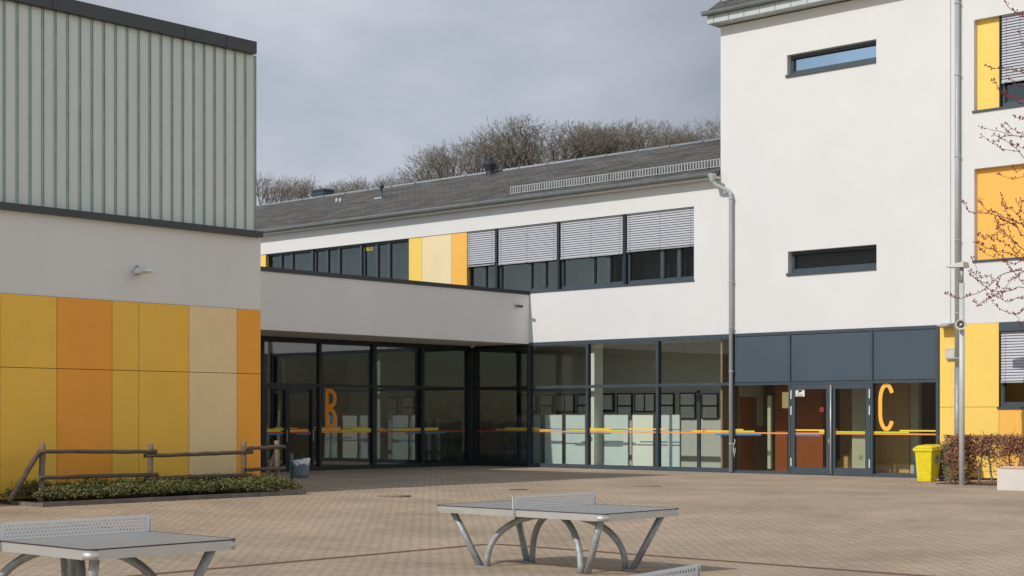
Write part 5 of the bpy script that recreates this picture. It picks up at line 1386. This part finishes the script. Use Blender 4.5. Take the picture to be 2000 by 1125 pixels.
# cloud brightness
cr = nt.nodes.new('ShaderNodeValToRGB'); cr.color_ramp.elements[0].position = .40; cr.color_ramp.elements[1].position = .60
cr.color_ramp.elements[0].color = (.34/SKS, .37/SKS, .43/SKS, 1); cr.color_ramp.elements[1].color = (.47/SKS, .49/SKS, .54/SKS, 1)
av = nt.nodes.new('ShaderNodeMath'); av.operation = 'ADD'
ml = nt.nodes.new('ShaderNodeMath'); ml.operation = 'MULTIPLY'; ml.inputs[1].default_value = .5
nt.links.new(n1.outputs['Fac'], av.inputs[0]); nt.links.new(n2.outputs['Fac'], av.inputs[1]); nt.links.new(av.outputs[0], ml.inputs[0]); nt.links.new(ml.outputs[0], cr.inputs[0])
# coverage: full towards the north (+y), broken in the south where blue shows
sp = nt.nodes.new('ShaderNodeSeparateXYZ'); nt.links.new(tc.outputs['Generated'], sp.inputs[0])
cv = nt.nodes.new('ShaderNodeMapRange'); cv.inputs[1].default_value = -.35; cv.inputs[2].default_value = .25; cv.inputs[3].default_value = 0.0; cv.inputs[4].default_value = 1.0
nt.links.new(sp.outputs['Y'], cv.inputs[0])
cn = nt.nodes.new('ShaderNodeMapRange'); cn.inputs[1].default_value = .58; cn.inputs[2].default_value = .68; nt.links.new(n1.outputs['Fac'], cn.inputs[0])
mxm = nt.nodes.new('ShaderNodeMath'); mxm.operation = 'MAXIMUM'; nt.links.new(cv.outputs[0], mxm.inputs[0]); nt.links.new(cn.outputs[0], mxm.inputs[1])
fm = nt.nodes.new('ShaderNodeMath'); fm.operation = 'MULTIPLY'; fm.inputs[1].default_value = .93; nt.links.new(mxm.outputs[0], fm.inputs[0])
mx = nt.nodes.new('ShaderNodeMix'); mx.data_type = 'RGBA'
nt.links.new(fm.outputs[0], mx.inputs[0]); nt.links.new(sky.outputs[0], mx.inputs[6]); nt.links.new(cr.outputs[0], mx.inputs[7])
gx = nt.nodes.new('ShaderNodeMapRange'); gx.inputs[1].default_value = -.15; gx.inputs[2].default_value = .7; gx.inputs[3].default_value = 1.0; gx.inputs[4].default_value = 2.7  # clouds brightened and warmed towards +x, added fill for the shaded hall wall
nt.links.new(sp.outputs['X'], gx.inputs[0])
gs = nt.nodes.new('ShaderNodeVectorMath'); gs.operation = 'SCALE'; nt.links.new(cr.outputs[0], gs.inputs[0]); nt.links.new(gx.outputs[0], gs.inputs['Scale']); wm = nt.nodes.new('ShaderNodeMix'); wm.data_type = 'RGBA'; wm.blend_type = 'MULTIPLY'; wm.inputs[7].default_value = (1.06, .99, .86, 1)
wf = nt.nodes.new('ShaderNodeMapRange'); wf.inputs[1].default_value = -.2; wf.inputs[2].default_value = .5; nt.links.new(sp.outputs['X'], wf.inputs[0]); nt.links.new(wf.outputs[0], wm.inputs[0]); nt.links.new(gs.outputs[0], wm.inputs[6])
# a brighter patch of thin cloud over the middle roof
gd = ray(720, 180).normalized(); dt = nt.nodes.new('ShaderNodeVectorMath'); dt.operation = 'DOT_PRODUCT'; dt.inputs[1].default_value = gd; nt.links.new(tc.outputs['Generated'], dt.inputs[0])
gm = nt.nodes.new('ShaderNodeMapRange'); gm.interpolation_type = 'SMOOTHSTEP'; gm.inputs[1].default_value = .975; gm.inputs[2].default_value = 1.0; gm.inputs[3].default_value = .95; gm.inputs[4].default_value = 1.28; nt.links.new(dt.outputs['Value'], gm.inputs[0])
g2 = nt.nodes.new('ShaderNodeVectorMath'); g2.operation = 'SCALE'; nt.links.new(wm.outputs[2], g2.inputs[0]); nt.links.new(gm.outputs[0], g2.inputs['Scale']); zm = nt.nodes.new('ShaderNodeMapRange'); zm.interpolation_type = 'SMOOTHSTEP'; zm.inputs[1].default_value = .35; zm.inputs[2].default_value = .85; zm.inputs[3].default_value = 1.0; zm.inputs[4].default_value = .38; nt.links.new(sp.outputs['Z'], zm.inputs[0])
g3 = nt.nodes.new('ShaderNodeVectorMath'); g3.operation = 'SCALE'; nt.links.new(g2.outputs[0], g3.inputs[0]); nt.links.new(zm.outputs[0], g3.inputs['Scale']); nt.links.new(g3.outputs[0], mx.inputs[7])  # clouds dimmed overhead, added to deepen the shade on the ground
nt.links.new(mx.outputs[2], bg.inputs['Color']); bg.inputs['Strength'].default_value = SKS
scene.view_settings.view_transform = 'Standard'; scene.view_settings.look = 'None'; scene.view_settings.exposure = 0; scene.view_settings.gamma = 1
scene.cycles.max_bounces = 8; scene.cycles.transparent_max_bounces = 16
